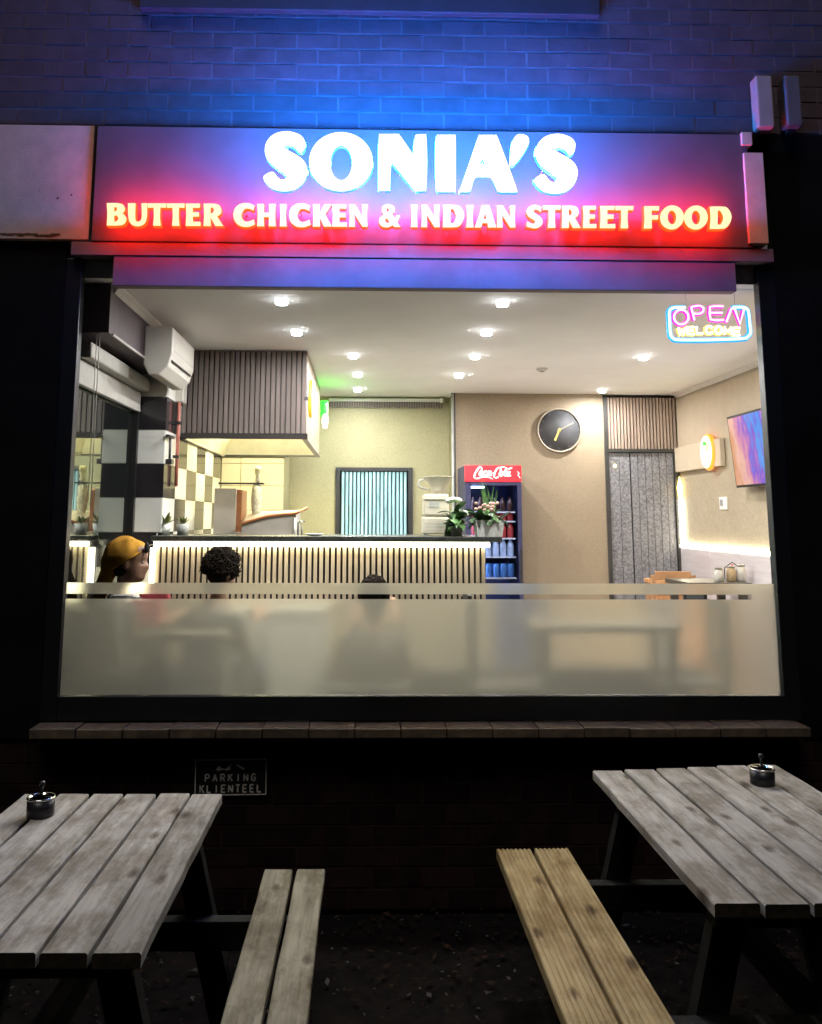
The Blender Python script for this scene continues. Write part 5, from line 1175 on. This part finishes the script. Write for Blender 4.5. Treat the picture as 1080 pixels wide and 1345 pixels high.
cp.add(v, [(i*n_+j, (i+1)*n_+j, (i+1)*n_+(j+1) % n_, i*n_+(j+1) % n_) for i in range(m_) for j in range(n_)], 0, True)
cap = cp.build('cap', 'cap_yellow', t); 
sd_ = cap.modifiers.new('solid', 'SOLIDIFY'); sd_.thickness = .006; sb_ = cap.modifiers.new('sub', 'SUBSURF'); sb_.levels = 1; sb_.render_levels = 1
bd = MB(); pts = []
for j in range(28):
    a_ = 2*PI*j/28; q = tilt @ Vector((math.cos(a_)*(.110 if math.cos(a_) > 0 else .125), math.sin(a_)*.093, -.018)); pts.append(hc+R @ ((q+Vector((-.030, 0, .128)))*s))
bd.tube(pts, .007*s, 8, closed=True); bd.build('cap_band', 'cap_yellow', t)
sf_ = MB(); sf_.tube([hc+R @ (Vector((-.09, 0, .10))*s), hc+R @ (Vector((-.125, .0, .03))*s), hc+R @ (Vector((-.15, .01, -.05))*s), hc+R @ (Vector((-.16, .0, -.12))*s)], [.045, .042, .040, .03], 12); sf_.build('scarf', 'cap_yellow', t)
kn2 = MB(); kn2.ell(hc+R @ (Vector((.088, -.035, .195))*s), (.014, .016, .030), 10, 6); kn2.build('cap_knot', 'cloth_black', t)
cl_ = MB(); cl_.lathe([(.085, -.02), (.080, .02), (.066, .03)], (0.05, 0, hc.z-.085), 20); cl_.build('collar', 'cloth_light', t)
chair('dining_chair', 'black chair under the person in the yellow cap', px_-.045, 4.72, 0, 'chair_black')
# 2: curly dark hair seen from behind
Y2 = 4.85; hz2 = at(283, 727, Y=Y2).z; x2 = at(282, 750, Y=Y2).x
t, hc, R = person('person with short dark curly hair facing the counter', x2, Y2, math.radians(62), hz2, 'skin_brown', 'cloth_grey', 'denim', .04, math.radians(-15), .1, .88)
curls(t, hc, R, .90, 'hair_dark', 850, 1.45, -.25, 9, .026)
chair('dining_chair', 'black stool under the person with curly hair', x2, Y2, math.radians(62), 'chair_black', False)
# 3: only the top of the hair shows above the frosted stripe
Y3 = 4.95; hz3 = at(490, 765, Y=Y3).z; x3 = at(490, 760, Y=Y3).x
t, hc, R = person('small person whose dark hair just shows above the frosted stripe', x3, Y3, math.radians(85), hz3, 'skin_brown', 'cloth_black', 'denim', .05, 0, .1, .80)
curls(t, hc, R, .86, 'hair_dark', 600, 1.0, -.3, 21, .022)
chair('dining_chair', 'black stool under the small person', x3, Y3, math.radians(85), 'chair_black', False)
# red cushion-like sleeve seen through the clear gap
a = at(203, 782, Y=4.86)
bg_ = thing('handbag', 'red bag on the table beside the person in the yellow cap', 'bag', (a.x, 4.86, FLOOR+.7405)); hb_ = a.z-FLOOR-.7405+.02
bevel(MB().add([(-.10, -.05, 0), (.10, -.05, 0), (.10, .05, 0), (-.10, .05, 0), (-.075, -.03, hb_), (.08, -.03, hb_), (.08, .03, hb_), (-.075, .03, hb_)], [(3, 2, 1, 0), (4, 5, 6, 7), (0, 1, 5, 4), (1, 2, 6, 5), (2, 3, 7, 6), (3, 0, 4, 7)]).build('bag_body', 'cloth_red', bg_), .015, 3)
MB().tube([(-.05, 0, hb_-.01), (-.045, 0, hb_+.03), (.045, 0, hb_+.03), (.05, 0, hb_-.01)], .007, 8).build('strap', 'cloth_red', bg_)
